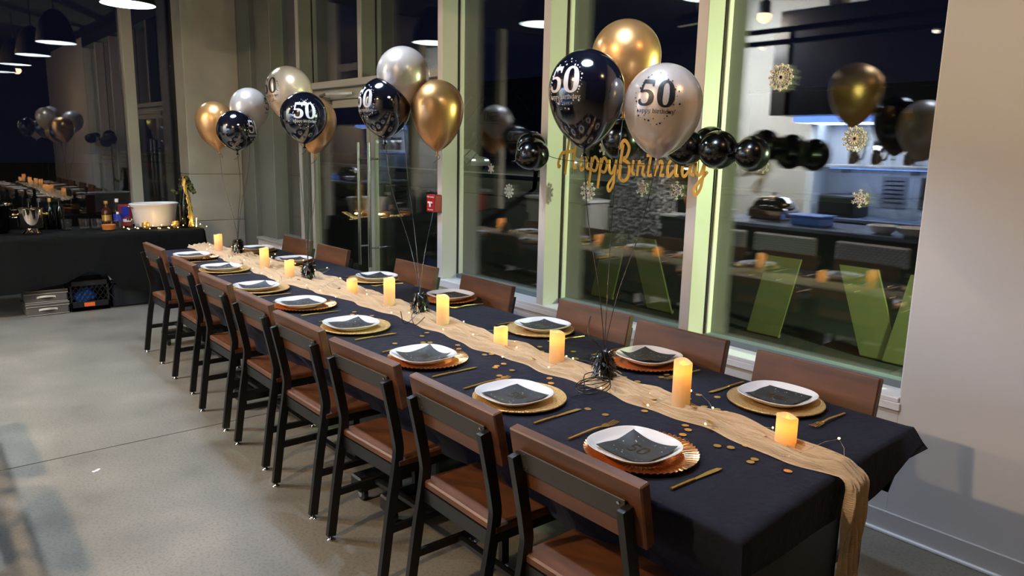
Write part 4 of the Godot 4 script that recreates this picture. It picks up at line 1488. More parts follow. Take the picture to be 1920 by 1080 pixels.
func balloons() -> void:
	var w := [Vector3(2.029, 0.75, -5.75), Vector3(1.992, 0.75, -4.408), Vector3(2.039, 0.75, -3.173), Vector3(1.996, 0.75, -1.835)]
	var g := ["balloon bunch at the bar end", "balloon bunch by the door's far leaf", "balloon bunch before the fire alarm", "balloon bunch over the runner-draped end"]
	var tops: Array = w.map(func(p): return p + Vector3(0, 0.13, 0))
	var wh := "balloon print white"
	var bl := "balloon print black"
	balloon("balloon", "gold balloon before the concrete column, beside a small-looking black one", Vector3(1.990, 1.782, -6.02), 0.1425, 0.375, "gold latex", g[0], tops[0], 999, "", -0.10)
	balloon("balloon", "pearl balloon of the bunch before the concrete column", Vector3(2.166, 1.883, -5.754), 0.1425, 0.33, "pearl latex", g[0], tops[0], 1.42, bl)
	balloon("balloon", "black balloon of the bunch before the concrete column, print turned away", Vector3(2.014, 1.707, -5.628), 0.1425, 0.30, "black latex", g[0], tops[0], 1.12, wh)
	balloon("balloon", "champagne balloon printed 50 before the door's tall side window", Vector3(1.986, 1.95, -4.597), 0.1425, 0.36, "champagne latex", g[1], tops[1], -1.0, bl, -0.12)
	balloon("balloon", "black balloon printed 50 facing the camera, second bunch from the bar", Vector3(1.993, 1.788, -4.406), 0.1425, 0.318, "black latex", g[1], tops[1], 0.04, wh)
	balloon("balloon", "gold balloon half behind the black one printed 50 facing the camera", Vector3(2.10, 1.77, -4.50), 0.1425, 0.36, "gold latex", g[1], tops[1])
	balloon("balloon", "black balloon with 50 at its edge, bunch before the fire alarm", Vector3(2.114, 1.837, -3.637), 0.1425, 0.331, "black latex", g[2], tops[2], -0.95, wh)
	balloon("balloon", "pearl balloon topmost of the bunch before the fire alarm", Vector3(2.21, 2.005, -3.603), 0.1425, 0.36, "pearl latex", g[2], tops[2])
	balloon("balloon", "gold balloon hanging just above the fire alarm", Vector3(2.331, 1.83, -3.447), 0.1425, 0.384, "gold latex", g[2], tops[2])
	balloon("balloon", "big black balloon printed 50 above the gold birthday banner", Vector3(2.045, 1.842, -2.03), 0.1425, 0.369, "black latex", g[3], tops[3], -0.66, wh)
	balloon("balloon", "big gold balloon, topmost of all, behind the black and pearl ones", Vector3(2.379, 2.001, -2.141), 0.1425, 0.37, "gold latex", g[3], tops[3])
	balloon("balloon", "big pearl balloon printed 50 covering the banner's last letters", Vector3(2.217, 1.791, -1.802), 0.1425, 0.345, "pearl latex", g[3], tops[3], -0.2, bl, 0.06)
	# shredded foil weights
	var tin := thing("balloon_weight", "black shredded foil balloon weight on the runner at the bar end", "balloon weight", w[0], 0, "foil balloon weights on the runner")
	var co := mb()
	co.lathe([Vector2(0, 0.004), Vector2(0.028, 0.004), Vector2(0.032, 0.02), Vector2(0.02, 0.09), Vector2(0.006, 0.125), Vector2(0, 0.125)], 12)
	obj("core", co, m["black plastic"], tin)
	var fo := mb()
	for i in 230:
		var a := rng.randf() * TAU
		var o := Vector3(cos(a), 0, sin(a))
		var s := Vector3(-sin(a), 0, cos(a))
		var y0 := rng.randf_range(0.05, 0.12)
		var l := rng.randf_range(0.010, 0.032)
		var dy := rng.randf_range(-0.045, 0.012)
		var e := o * (0.02 + l) + Vector3(0, maxf(y0 + dy, 0.012), 0)
		fo.bar([o * 0.012 + Vector3(0, y0, 0), o * (0.015 + l * 0.6) + Vector3(0, y0 + 0.012, 0) + s * rng.randf_range(-0.012, 0.012), e + s * rng.randf_range(-0.015, 0.015)], s, 0.0048, 0.0006)
	for i in 60:
		var a := rng.randf() * TAU
		var o := Vector3(cos(a), 0, sin(a))
		fo.bar([o * 0.02 + Vector3(0, 0.06, 0), o * rng.randf_range(0.03, 0.045) + Vector3(0, 0.012, 0)], Vector3(-sin(a), 0, cos(a)), 0.004, 0.0006)
	obj("shredded_foil", fo, m["black ribbon"], tin).set_meta("kind", "stuff")
	var lb := ["black shredded foil balloon weight, second from the bar end", "black shredded foil balloon weight in the runner's middle, before the fire alarm", "black shredded foil balloon weight with curled ribbon, by the copper charger"]
	var rest: Array = []
	for i in 3:
		rest.append(dup(tin, w[i + 1], 1.3 * (i + 1), lb[i]))
	var cu := mb()
	for k in 4:
		var pts: Array = []
		var cx := Vector3(-0.10 - 0.012 * k, 0.012, 0.05 + 0.01 * k)
		for i in 22:
			var a := TAU * i / 18.0 + k
			pts.append(cx + Vector3(cos(a) * (0.055 + 0.008 * k), 0.012 + 0.03 * (0.5 + 0.5 * sin(a + k)), sin(a) * (0.055 - 0.004 * k)))
		cu.tube(pts, 0.0018, 5)
	cu.tube(smooth([Vector3(0, 0.1, 0), Vector3(-0.05, 0.16, 0.02), Vector3(-0.07, 0.2, -0.02), Vector3(-0.04, 0.26, -0.04)], 4), 0.002, 5)
	cu.tube(smooth([Vector3(0, 0.05, 0), Vector3(-0.09, 0.05, -0.01), Vector3(-0.16, 0.02, 0.06), Vector3(-0.22, 0.006, 0.05)], 4), 0.002, 5)
	var rl: Node3D = obj("curled_ribbon", cu, m["black ribbon"], rest[2])
	rl.rotation.y = -3.9
	var cv := mb()
	cv.tube(smooth([Vector3(0, 0.04, 0), Vector3(-0.08, 0.03, 0.05), Vector3(-0.13, 0.006, 0.16), Vector3(-0.10, 0.05, 0.2)], 4), 0.002, 5)
	cv.tube(smooth([Vector3(0, 0.05, 0), Vector3(-0.05, 0.07, 0.10), Vector3(-0.16, 0.008, 0.12), Vector3(-0.2, 0.08, 0.14)], 4), 0.002, 5)
	var r2: Node3D = obj("curled_ribbon", cv, m["black ribbon"], rest[1])
	r2.rotation.y = -2.6


# ---------------------------------------------------------------- garland and banner on the mullions
func garland() -> void:
	var at := [Vector3(3.05, 1.581, -3.473), Vector3(3.12, 1.63, -3.56), Vector3(3.225, 1.678, -2.915), Vector3(3.05, 1.639, -2.324), Vector3(3.05, 1.631, -2.134), Vector3(3.09, 1.617, -1.976), Vector3(3.13, 1.66, -2.24)]
	var rs := [0.101, 0.095, 0.11, 0.092, 0.092, 0.082, 0.085]
	var lb := ["small black garland balloon at the banner's beginning, in front of the mullion", "small black garland balloon behind the first one at the banner's beginning", "black garland balloon between the big black and pearl balloons", "small black garland balloon at the pearl balloon's lower edge", "small black garland balloon in front of the last green-sided mullion", "small black garland balloon at the garland's end against the last window", "small black garland balloon tucked behind the two at the last mullion"]
	for i in 7:
		balloon("garland_balloon", lb[i], at[i], rs[i], rs[i] * 2.12, "matte black latex", "small black balloons on the window garland", Vector3.ZERO, 999, "", [1.2, -0.8, 0.3, 1.4, -1.3, 1.6, 0.9][i])
	var t := thing("birthday_banner", "gold script Happy Birthday banner strung across the window mullions", "banner", Vector3(3.1, 1.50, 0))
	var strokes := {
		"H": [[0.55, 2.3, 0.35, 1.1, 0.15, -0.5], [-0.55, 0.2, -0.72, 0.0, -0.75, 0.45, -0.35, 1.05, 0.3, 1.15, 1.15, 1.25], [1.4, 2.1, 1.15, 1.0, 1.1, 0.1, 1.5, 0.1]],
		"a": [[0.85, 0.95, 0.45, 1.05, 0.08, 0.5, 0.25, 0.0, 0.65, 0.3, 0.95, 1.0], [0.95, 1.0, 0.85, 0.25, 1.2, 0.1]],
		"p": [[0.2, 1.05, 0.1, 0.2, -0.1, -1.1], [0.1, 0.3, 0.45, 1.05, 0.85, 0.75, 0.65, 0.1, 0.15, 0.15]],
		"y": [[0.05, 1.0, 0.1, 0.25, 0.45, 0.1, 0.85, 1.0], [0.85, 1.0, 0.6, -0.6, 0.15, -1.2, 0.0, -0.8, 0.6, -0.15, 1.05, 0.3]],
		"B": [[0.35, 2.1, 0.15, 1.0, 0.05, -0.3], [-0.1, 1.8, 0.4, 2.35, 0.95, 1.9, 0.7, 1.25, 0.2, 1.1, 0.95, 0.8, 1.0, 0.0, 0.5, -0.4, -0.1, -0.1]],
		"i": [[0.2, 1.05, 0.1, 0.25, 0.4, 0.1]],
		"r": [[0.1, 0.0, 0.25, 1.0, 0.4, 0.75, 0.75, 0.8], [0.75, 0.8, 0.6, 0.2, 0.9, 0.05]],
		"t": [[0.55, 2.0, 0.3, 0.9, 0.2, 0.1, 0.55, 0.1], [-0.05, 1.35, 0.9, 1.45]],
		"h": [[0.5, 2.2, 0.2, 1.0, 0.05, 0.0], [0.1, 0.3, 0.5, 1.0, 0.75, 0.75, 0.55, 0.15, 0.95, 0.1]],
		"d": [[0.8, 0.95, 0.4, 1.05, 0.08, 0.5, 0.25, 0.0, 0.7, 0.4], [1.2, 2.2, 0.9, 1.0, 0.85, 0.15, 1.15, 0.1]],
	}
	var u := 0.056
	var x := 0.0
	var adv := {"H": 1.75, "a": 1.2, "p": 1.0, "y": 1.1, "B": 1.25, "i": 0.5, "r": 0.95, "t": 0.75, "h": 1.1, "d": 1.3}
	var words := "HappyBirthday"
	for i in words.length():
		var k := words[i]
		var b := mb()
		for s in strokes[k]:
			var pts: Array = []
			for j in range(0, s.size(), 2):
				pts.append(Vector3(0, s[j + 1] * u * 1.42, s[j] * u * 1.22))
			pts = smooth(pts, 5)
			for j in pts.size():
				pts[j] += Vector3(0.00012 * j + 0.0015 * strokes[k].find(s), 0, 0)
			ribbon_stroke(b, pts, 0.020 if k == "H" or k == "B" else 0.0165)
		var q := x / 0.92
		obj("letter", b, m["banner gold"], t, Vector3(0, 0.012 - 0.02 * sin(q * PI) - 0.012 * q, -3.24 + x))
		x += adv[k] * u * (1.13 if i > 4 else 1.13) * 1.14
	var cd := mb()
	cd.tube(smooth([Vector3(-0.02, 0.11, -3.46), Vector3(0, 0.06, -3.28), Vector3(0, 0.045, -2.8), Vector3(0, 0.06, -2.4), Vector3(-0.02, 0.14, -2.2)], 6), 0.002, 5)
	obj("cord", cd, m["black ribbon"], t)


# a flat card stroke in the plane x = 0, 2 mm thick
func ribbon_stroke(b: MB, pts: Array, w: float) -> void:
	var k := pts.size()
	for i in k - 1:
		var d: Vector3 = (pts[i + 1] - pts[i]).normalized()
		var d0: Vector3 = (pts[i + 1] - pts[maxi(i - 1, 0)]).normalized()
		var d1: Vector3 = (pts[mini(i + 2, k - 1)] - pts[i]).normalized()
		var s0 := Vector3.RIGHT.cross(d0).normalized() * w * 0.5
		var s1 := Vector3.RIGHT.cross(d1).normalized() * w * 0.5
		for fx in [-0.001, 0.001]:
			var o := Vector3(fx, 0, 0)
			b.quad(pts[i] + s0 + o, pts[i] - s0 + o, pts[i + 1] - s1 + o, pts[i + 1] + s1 + o, o)
		var e := Vector3(0.001, 0, 0)
		b.quad(pts[i] + s0 - e, pts[i] + s0 + e, pts[i + 1] + s1 + e, pts[i + 1] + s1 - e, s0)
		b.quad(pts[i] - s0 - e, pts[i] - s0 + e, pts[i + 1] - s1 + e, pts[i + 1] - s1 - e, -s0)


# ---------------------------------------------------------------- bar
func bar() -> void:
	const Y := 0.745
	var bt := thing("bar_table", "black folding table under the black bar cloth before the far window", "table", Vector3(1.15, 0, -8.25))
	obj("table_top", boxed(Vector3(0, 0.715, 0), Vector3(2.52, 0.04, 0.72), 0.005), m["black plastic"], bt)
	for x in [-1.15, 1.15]:
		for z in [-0.3, 0.3]:
			obj("leg", span(Vector3(x - 0.015, 0, z - 0.015), Vector3(x + 0.015, 0.70, z + 0.015)), m["black metal"], bt)
	var cl := mb()
	cl.grid(120, 60, func(u: float, v: float) -> Vector3:
		var s := v * 1.53
		var x := lerpf(-0.12, 2.43, u)
		var z0 := -8.62
		if s < 0.75:
			return Vector3(x, Y - 0.005, z0 + s)
		var d := s - 0.75
		# the hem is hitched up over the crates
		var hem := lookup([0.0, 0.75, 0.95, 1.15, 1.35, 1.5, 1.62, 2.5], [0.24, 0.24, 0.27, 0.30, 0.40, 0.36, 0.20, 0.03], x)
		var drop := d / 0.78 * (Y - hem)
		var f := smoothstep(0.05, 0.5, drop)
		return Vector3(x, Y - 0.005 - drop, z0 + 0.75 + 0.012 * minf(drop / 0.03, 1.0) + f * (0.014 * sin(x * 11.0) + 0.008 * sin(x * 23.0 + 1.0) + 0.02)))
	var en := mb()
	en.grid(20, 24, func(u: float, v: float) -> Vector3:
		var z := lerpf(-8.62, -7.853, u)
		var d := v * 0.71
		var f := smoothstep(0.02, 0.4, d)
		return Vector3(2.43 + 0.012 * minf(d / 0.03, 1.0) + f * (0.05 + 0.02 * sin(z * 14.0)), Y - 0.005 - d, z + f * 0.02 * (u - 0.5)))
	var bc := thing("bar_cloth", "black cloth over the bar table, its hem hitched up over the crates", "tablecloth", Vector3.ZERO)
	obj("cloth_front", cl, m["bar cloth"], bc)
	obj("cloth_end", en, m["bar cloth"], bc)
	# big bucket and footed ice bucket
	var b1 := thing("ice_tub", "big dark steel ice tub at the bar's far side, cut by the picture edge", "bucket", Vector3(0.66, Y, -8.36))
	var s1 := mb()
	s1.lathe([Vector2(0, 0), Vector2(0.14, 0), Vector2(0.165, 0.02), Vector2(0.19, 0.255)], 40)
	obj("body", s1, m["bucket dark"], b1)
	var s2 := mb()
	s2.lathe([Vector2(0.188, 0.25), Vector2(0.20, 0.255), Vector2(0.20, 0.27), Vector2(0.186, 0.272), Vector2(0.16, 0.03), Vector2(0, 0.028)], 40)
	obj("rim", s2, m["polished steel"], b1)
	var h1 := mb()
	h1.tube(smooth([Vector3(0.19, 0.20, 0.0), Vector3(0.235, 0.20, 0.01), Vector3(0.24, 0.14, 0.01), Vector3(0.185, 0.13, 0.0)], 4), 0.008, 8)
	obj("handle", h1, m["steel"], b1)
	var b2 := thing("ice_bucket", "shiny footed steel ice bucket at the bar front edge", "bucket", Vector3(0.962, Y, -8.10))
	var q1 := mb()
	q1.lathe([Vector2(0, 0), Vector2(0.078, 0), Vector2(0.08, 0.008), Vector2(0.055, 0.03), Vector2(0.05, 0.045), Vector2(0.09, 0.055), Vector2(0.10, 0.07), Vector2(0.104, 0.225), Vector2(0.112, 0.23), Vector2(0.112, 0.236), Vector2(0.102, 0.236), Vector2(0.097, 0.08), Vector2(0, 0.075)], 40)
	obj("body", q1, m["polished steel"], b2)
	for s in [-1.0, 1.0]:
		var kb := mb()
		kb.tube([Vector3(s * 0.10, 0.18, 0), Vector3(s * 0.125, 0.18, 0)], 0.007, 8)
		kb.sphere(Vector3(s * 0.13, 0.18, 0), 0.014, 12, 8)
		obj("knob", kb, m["gold metal"], b2)
	# wine bottles behind
	for i in 4:
		bottle("wine_bottle", ["dark wine bottle just behind the footed ice bucket", "dark wine bottle second behind the ice bucket", "dark wine bottle third in the row behind the ice bucket", "dark wine bottle at the glasses' end of the row"][i], Vector3(1.0 + 0.085 * i, Y, -8.44 - 0.03 * (i % 2)), 0.037, 0.30, "dark bottle glass", ["black plastic", "grey fabric", "gold foil", "black plastic"][i], "dark wine bottles on the bar")
	# tumblers
	for i in 3:
		var t := thing("glass_tumbler", ["short glass tumbler next to the wine bottles", "middle short glass tumbler on the bar", "short glass tumbler beside the tub of orange snacks"][i], "glass", Vector3([1.278, 1.425, 1.523][i], Y, [-8.30, -8.28, -8.25][i]), 0, "glass tumblers on the bar")
		var g := mb()
		g.lathe([Vector2(0, 0), Vector2(0.04, 0), Vector2(0.043, 0.004), Vector2(0.048, 0.10), Vector2(0.0455, 0.101), Vector2(0.041, 0.018), Vector2(0, 0.016)], 28)
		obj("body", g, m["tumbler glass"], t)
		var bs := mb()
		bs.lathe([Vector2(0, 0.003), Vector2(0.038, 0.003), Vector2(0.039, 0.013), Vector2(0, 0.014)], 20)
		obj("base", bs, m["chrome"], t)
	# snack tub
	var st := thing("snack_tub", "clear lidded tub of orange snacks on the bar", "tub", Vector3(1.615, Y, -8.16))
	var sb := mb()
	sb.lathe([Vector2(0, 0), Vector2(0.056, 0), Vector2(0.064, 0.048), Vector2(0, 0.052)], 28)
	obj("snacks", sb, m["orange snack"], st)
	var sw := mb()
	sw.lathe([Vector2(0, -0.001), Vector2(0.06, -0.001), Vector2(0.076, 0.078), Vector2(0.08, 0.08), Vector2(0.08, 0.088), Vector2(0.0, 0.09)], 28)
	obj("container", sw, m["tumbler glass"], st)
	bottle("spirits_bottle", "amber spirits bottle behind the orange snack tub", Vector3(1.66, Y, -8.44), 0.046, 0.26, "amber liquid", "gold foil", "")
	bottle("water_bottle", "clear water bottle with white cap and blue label on the bar", Vector3(1.745, Y, -8.36), 0.04, 0.285, "tumbler glass", "print white", "", "blue print")
	bottle("water_bottle", "small clear bottle in front of the water bottle with blue label", Vector3(1.70, Y, -8.14), 0.03, 0.17, "tumbler glass", "print white", "")
	var ct := thing("drink_carton", "red and blue printed drink carton between water bottle and white tub", "carton", Vector3(1.825, Y, -8.42), 0.15)
	obj("box", boxed(Vector3(0, 0.11, 0), Vector3(0.10, 0.22, 0.09), 0.004), m["red print"], ct)
	obj("blue_panel", boxed(Vector3(-0.012, 0.15, 0.046), Vector3(0.07, 0.10, 0.003)), m["blue print"], ct)
	obj("print_band", boxed(Vector3(0.0, 0.06, 0.046), Vector3(0.08, 0.03, 0.003)), m["print white"], ct)
	var jar := thing("glass_jar", "small clear glass jar before the red carton", "jar", Vector3(1.80, Y, -8.12))
	var jb := mb()
	jb.lathe([Vector2(0, 0), Vector2(0.026, 0), Vector2(0.028, 0.01), Vector2(0.018, 0.04), Vector2(0.028, 0.075), Vector2(0.028, 0.085), Vector2(0, 0.085)], 20)
	obj("body", jb, m["tumbler glass"], jar)
	var jl := mb()
	jl.lathe([Vector2(0.027, 0.085), Vector2(0.027, 0.1), Vector2(0, 0.1)], 18)
	obj("cap", jl, m["chrome"], jar)
	# white oval tub
	var tb := thing("beverage_tub", "white oval enamel drink tub on the bar, ringed by fairy lights", "tub", Vector3(2.075, Y, -8.28), 0.18)
	var to := mb()
	var tp := [Vector2(0, 0.0), Vector2(0.80, 0.0), Vector2(0.84, 0.01), Vector2(0.98, 0.215), Vector2(1.04, 0.225), Vector2(1.05, 0.235), Vector2(1.0, 0.24), Vector2(0.96, 0.22), Vector2(0.82, 0.02), Vector2(0, 0.018)]
	to.grid(64, tp.size() - 1, func(u: float, v: float) -> Vector3:
		var q: Vector2 = tp[int(round(v * (tp.size() - 1)))]
		return Vector3(cos(u * TAU) * q.x * 0.235, q.y, sin(u * TAU) * q.x * 0.15), true)
	obj("body", to, m["white enamel"], tb)
	for s in [-1.0, 1.0]:
		var hh := mb()
		hh.tube(smooth([Vector3(s * 0.23, 0.20, 0.04), Vector3(s * 0.275, 0.215, 0.03), Vector3(s * 0.275, 0.215, -0.03), Vector3(s * 0.23, 0.20, -0.04)], 4), 0.006, 8)
		obj("handle", hh, m["steel"], tb)
	# gold votives
	for i in 2:
		var t := thing("votive_cup", ["gold glass votive at the carton end of the white tub", "gold glass votive between white tub and gilded bottle"][i], "candle holder", [Vector3(1.93, Y, -8.06), Vector3(2.205, Y, -8.02)][i], 0, "gold votives before the white tub")
		var v := mb()
		v.lathe([Vector2(0, 0.0), Vector2(0.025, 0.0), Vector2(0.036, 0.02), Vector2(0.037, 0.045), Vector2(0.03, 0.066), Vector2(0.028, 0.066), Vector2(0.034, 0.044), Vector2(0.033, 0.02), Vector2(0, 0.006)], 24)
		obj("cup", v, m["gold foil"], t)
		var f := mb()
		f.lathe([Vector2(0.002, 0.012), Vector2(0.016, 0.014), Vector2(0.014, 0.03), Vector2(0.0, 0.05)], 10)
		obj("light_flame", f, m["fairy bulb glow"], t)
	# gilded magnum with twigs
	var bo := thing("gilded_bottle", "tall dark green champagne bottle with gold drips and green sprigs", "bottle", Vector3(2.315, Y, -8.03))
	var bb := mb()
	bb.lathe([Vector2(0, 0), Vector2(0.06, 0), Vector2(0.064, 0.012), Vector2(0.064, 0.20), Vector2(0.056, 0.26), Vector2(0.036, 0.33), Vector2(0.022, 0.40), Vector2(0.019, 0.50), Vector2(0.022, 0.505), Vector2(0.022, 0.52), Vector2(0, 0.52)], 32)
	obj("glass_body", bb, m["green bottle glass"], bo)
	var gd := mb()
	gd.grid(16, 60, func(u: float, v: float) -> Vector3:
		var y := lerpf(0.004, 0.525, v)
		var r := lookup([0.0, 0.012, 0.20, 0.26, 0.33, 0.40, 0.50, 0.53], [0.062, 0.066, 0.066, 0.058, 0.038, 0.0245, 0.022, 0.025], y)
		var half := lookup([0.0, 0.1, 0.25, 0.33, 0.40, 0.53], [0.42, 0.45, 0.5, 0.62, 1.3, 3.1], y) + 0.10 * sin(y * 70.0) + 0.06 * sin(y * 131.0)
		var a := 1.1 + (u - 0.5) * 2.0 * half
		return Vector3(cos(a) * r, y, sin(a) * r) + Vector3(cos(a), 0, sin(a)) * 0.003 * sin(u * 20.0 + y * 60.0))
	obj("gold_drip", gd, m["gold foil"], bo)
	var lv := mb()
	var sp := mb()
	for i in 5:
		var a: float = [-0.1, 0.4, 0.9, -0.5, 3.0][i]
		var o := Vector3(cos(a), 0, sin(a))
		var pts := smooth([Vector3(0, 0.51, 0), o * 0.03 + Vector3(0, 0.50, 0), o * 0.07 + Vector3(0, 0.44 - 0.02 * i, 0), o * (0.085 + 0.01 * i) + Vector3(0, 0.34 + 0.01 * i, 0)], 5)
		sp.tube(pts, 0.0025, 5)
		for j in range(3, pts.size()):
			for s in [-1.0, 1.0]:
				var c: Vector3 = pts[j] + Vector3(rng.randf_range(-0.012, 0.012), rng.randf_range(-0.01, 0.012), s * 0.012)
				var bs := Basis.from_euler(Vector3(rng.randf() * TAU, rng.randf() * TAU, rng.randf() * TAU))
				lv.lathe([Vector2(0.0005, 0), Vector2(0.010, 0.001), Vector2(0.012, 0.0015), Vector2(0.0, 0.002)], 8, c, bs)
	obj("stem", sp, m["bark"], bo)
	obj("leaves", lv, m["leaf green"], bo).set_meta("kind", "stuff")
	# fairy lights on the bar
	var pts: Array = []
	for i in 26:
		var q := float(i) / 25
		pts.append(Vector3(1.72 + 0.74 * q + 0.02 * sin(i * 2.1), Y + 0.006 + (0.02 if i % 3 == 0 else 0.0), -7.97 - 0.06 * sin(i * 1.7) - 0.05 * (1.0 - q)))
	for k in 6:
		pts.append(Vector3(2.40 + 0.01 * k, Y + 0.01 + 0.012 * k, -8.0 - 0.03 * k))
	fairy("fairy_lights", "warm fairy light string lying along the bar before the white tub", pts, 32, 0.0065)
	omni("bar_fairy_light", Vector3(2.06, Y + 0.05, -7.96), Color(1.0, 0.78, 0.42), 0.018, 0.01)
	omni("bar_fairy_light", Vector3(2.38, Y + 0.07, -7.96), Color(1.0, 0.78, 0.42), 0.016, 0.01)
	# under the bar
	for i in 2:
		var t := thing("storage_box", ["lower grey fabric storage box with pale piping under the bar", "upper grey fabric storage box stacked under the bar"][i], "box", Vector3(1.005, 0.004 + i * 0.118, -8.06), [0.02, -0.03][i], "grey fabric storage boxes")
		obj("body", boxed(Vector3(0, 0.055, 0), Vector3(0.345, 0.108, 0.30), 0.012), m["grey fabric"], t)
		var lid := obj("lid", boxed(Vector3(0, 0.098, 0), Vector3(0.355, 0.024, 0.31), 0.008), m["grey fabric"], t)
		for y in [0.084, 0.112]:
			obj("piping", boxed(Vector3(0, y, 0.156), Vector3(0.35, 0.004, 0.004), 0.001), m["light webbing"], lid)
		obj("piping", boxed(Vector3(0, 0.006, 0.151), Vector3(0.34, 0.004, 0.004), 0.001), m["light webbing"], t)
		var h := mb()
		h.bar(smooth([Vector3(-0.075, 0.050, 0.152), Vector3(-0.05, 0.056, 0.156), Vector3(0, 0.062, 0.176), Vector3(0.05, 0.056, 0.156), Vector3(0.075, 0.050, 0.152)], 3), Vector3(0, 1, 0), 0.018, 0.004)
		obj("handle", h, m["light webbing"], t)
	var mc := thing("milk_crate", "black lattice milk crate holding something blue, with an orange label", "crate", Vector3(1.36, 0.004, -8.06))
	var cb := mb()
	cb.box(Vector3(0, 0.02, 0), Vector3(0.33, 0.04, 0.30), 0.004)
	cb.box(Vector3(0, 0.265, 0.142), Vector3(0.33, 0.05, 0.016), 0.003)
	cb.box(Vector3(0, 0.265, -0.142), Vector3(0.33, 0.05, 0.016), 0.003)
	cb.box(Vector3(0, 0.045, 0.142), Vector3(0.33, 0.09, 0.016), 0.003)
	for s in [-1.0, 1.0]:
		cb.box(Vector3(s * 0.157, 0.145, 0), Vector3(0.016, 0.29, 0.30), 0.003)
	cb.box(Vector3(0, 0.145, -0.142), Vector3(0.33, 0.29, 0.012), 0.003)
	obj("frame", cb, m["black plastic"], mc)
	for k in 8:
		for s in [-1.0, 1.0]:
			var x0 := -0.16 + k * 0.045
			obj("lattice_bar", boxed(Vector3(x0, 0.165, 0.143), Vector3(0.006, 0.20, 0.008), 0.0, Basis(Vector3(0, 0, 1), s * 0.6)), m["black plastic"], mc)
	obj("label_card", boxed(Vector3(-0.01, 0.06, 0.152), Vector3(0.09, 0.038, 0.003)), m["orange label"], mc)
	var bi := thing("blue_bundle", "blue folded bundle inside the milk crate", "bundle", Vector3(1.32, 0.05, -8.04))
	obj("cloth", boxed(Vector3(0, 0.075, 0), Vector3(0.2, 0.15, 0.16), 0.03, Basis(Vector3(0, 0, 1), 0.45)), m["blue plastic"], bi)
	var nt := thing("storage_tote", "dark navy plastic tote under the bar beside the crate", "tote", Vector3(1.735, 0.004, -8.08))
	obj("body", boxed(Vector3(0, 0.12, 0), Vector3(0.36, 0.24, 0.32), 0.015), m["navy plastic"], nt)
	obj("lid", boxed(Vector3(0, 0.25, 0), Vector3(0.38, 0.026, 0.34), 0.008), m["navy plastic"], nt)
	for k in 2:
		var pp := thing("paper_sheet", ["upper grey paper sheet poking out from under the bar cloth", "lower grey paper sheet poking out from under the bar cloth"][k], "paper", Vector3(1.56, 0.31 + 0.03 * (1 - k), -7.90), 0, "paper sheets under the bar")
		var pb := mb()
		pb.prism(PackedVector2Array([Vector2(-0.03, -0.02), Vector2(0.085, 0.0), Vector2(-0.03, 0.03)]), 0.002, Transform3D(Basis(Vector3(0, 0, 1), [-0.25, 0.35][k])))
		obj("sheet", pb, m["grey paper"], pp)


func bottle(called: String, label: String, at: Vector3, r: float, h: float, glass: String, cap: String, group: String, band := "") -> void:
	var t := thing(called, label, "bottle", at, 0, group)
	var b := mb()
	b.lathe([Vector2(0, 0), Vector2(r * 0.94, 0), Vector2(r, 0.008), Vector2(r, h * 0.58), Vector2(r * 0.85, h * 0.66), Vector2(r * 0.42, h * 0.76), Vector2(r * 0.36, h * 0.95), Vector2(0, h * 0.95)], 24)
	obj("body", b, m[glass], t)
	var c := mb()
	c.lathe([Vector2(r * 0.40, h * 0.88), Vector2(r * 0.42, h * 0.89), Vector2(r * 0.42, h), Vector2(0, h)], 18)
	obj("cap", c, m[cap], t)
	if glass == "amber liquid" or band:
		var l := mb()
		l.lathe([Vector2(r * 1.012, h * 0.22), Vector2(r * 1.012, h * 0.46)], 24)
		obj("label_band", l, m[band if band else "gold foil"], t)


func fairy(called: String, label: String, pts: Array, n: int, size: float) -> void:
	var t := thing(called, label, "fairy lights")
	var w := mb()
	w.tube(smooth(pts, 3), 0.0007, 4)
	obj("wire", w, m["silver wire"], t)
	var s := mb()
	s.lathe([Vector2(0, -size), Vector2(size * 0.7, -size * 0.55), Vector2(size * 0.75, size * 0.3), Vector2(size * 0.4, size * 0.9), Vector2(0, size)], 8)
	var mesh := s.mesh()
	for i in n:
		var p: Vector3 = pts[int(float(i) * pts.size() / n)]
		var o := obj("light_bulb", mesh, m["fairy bulb glow"], t, p + Vector3(0, size * 0.5, 0))
		o.rotation = Vector3(i * 1.3, i * 0.7, i * 2.1)


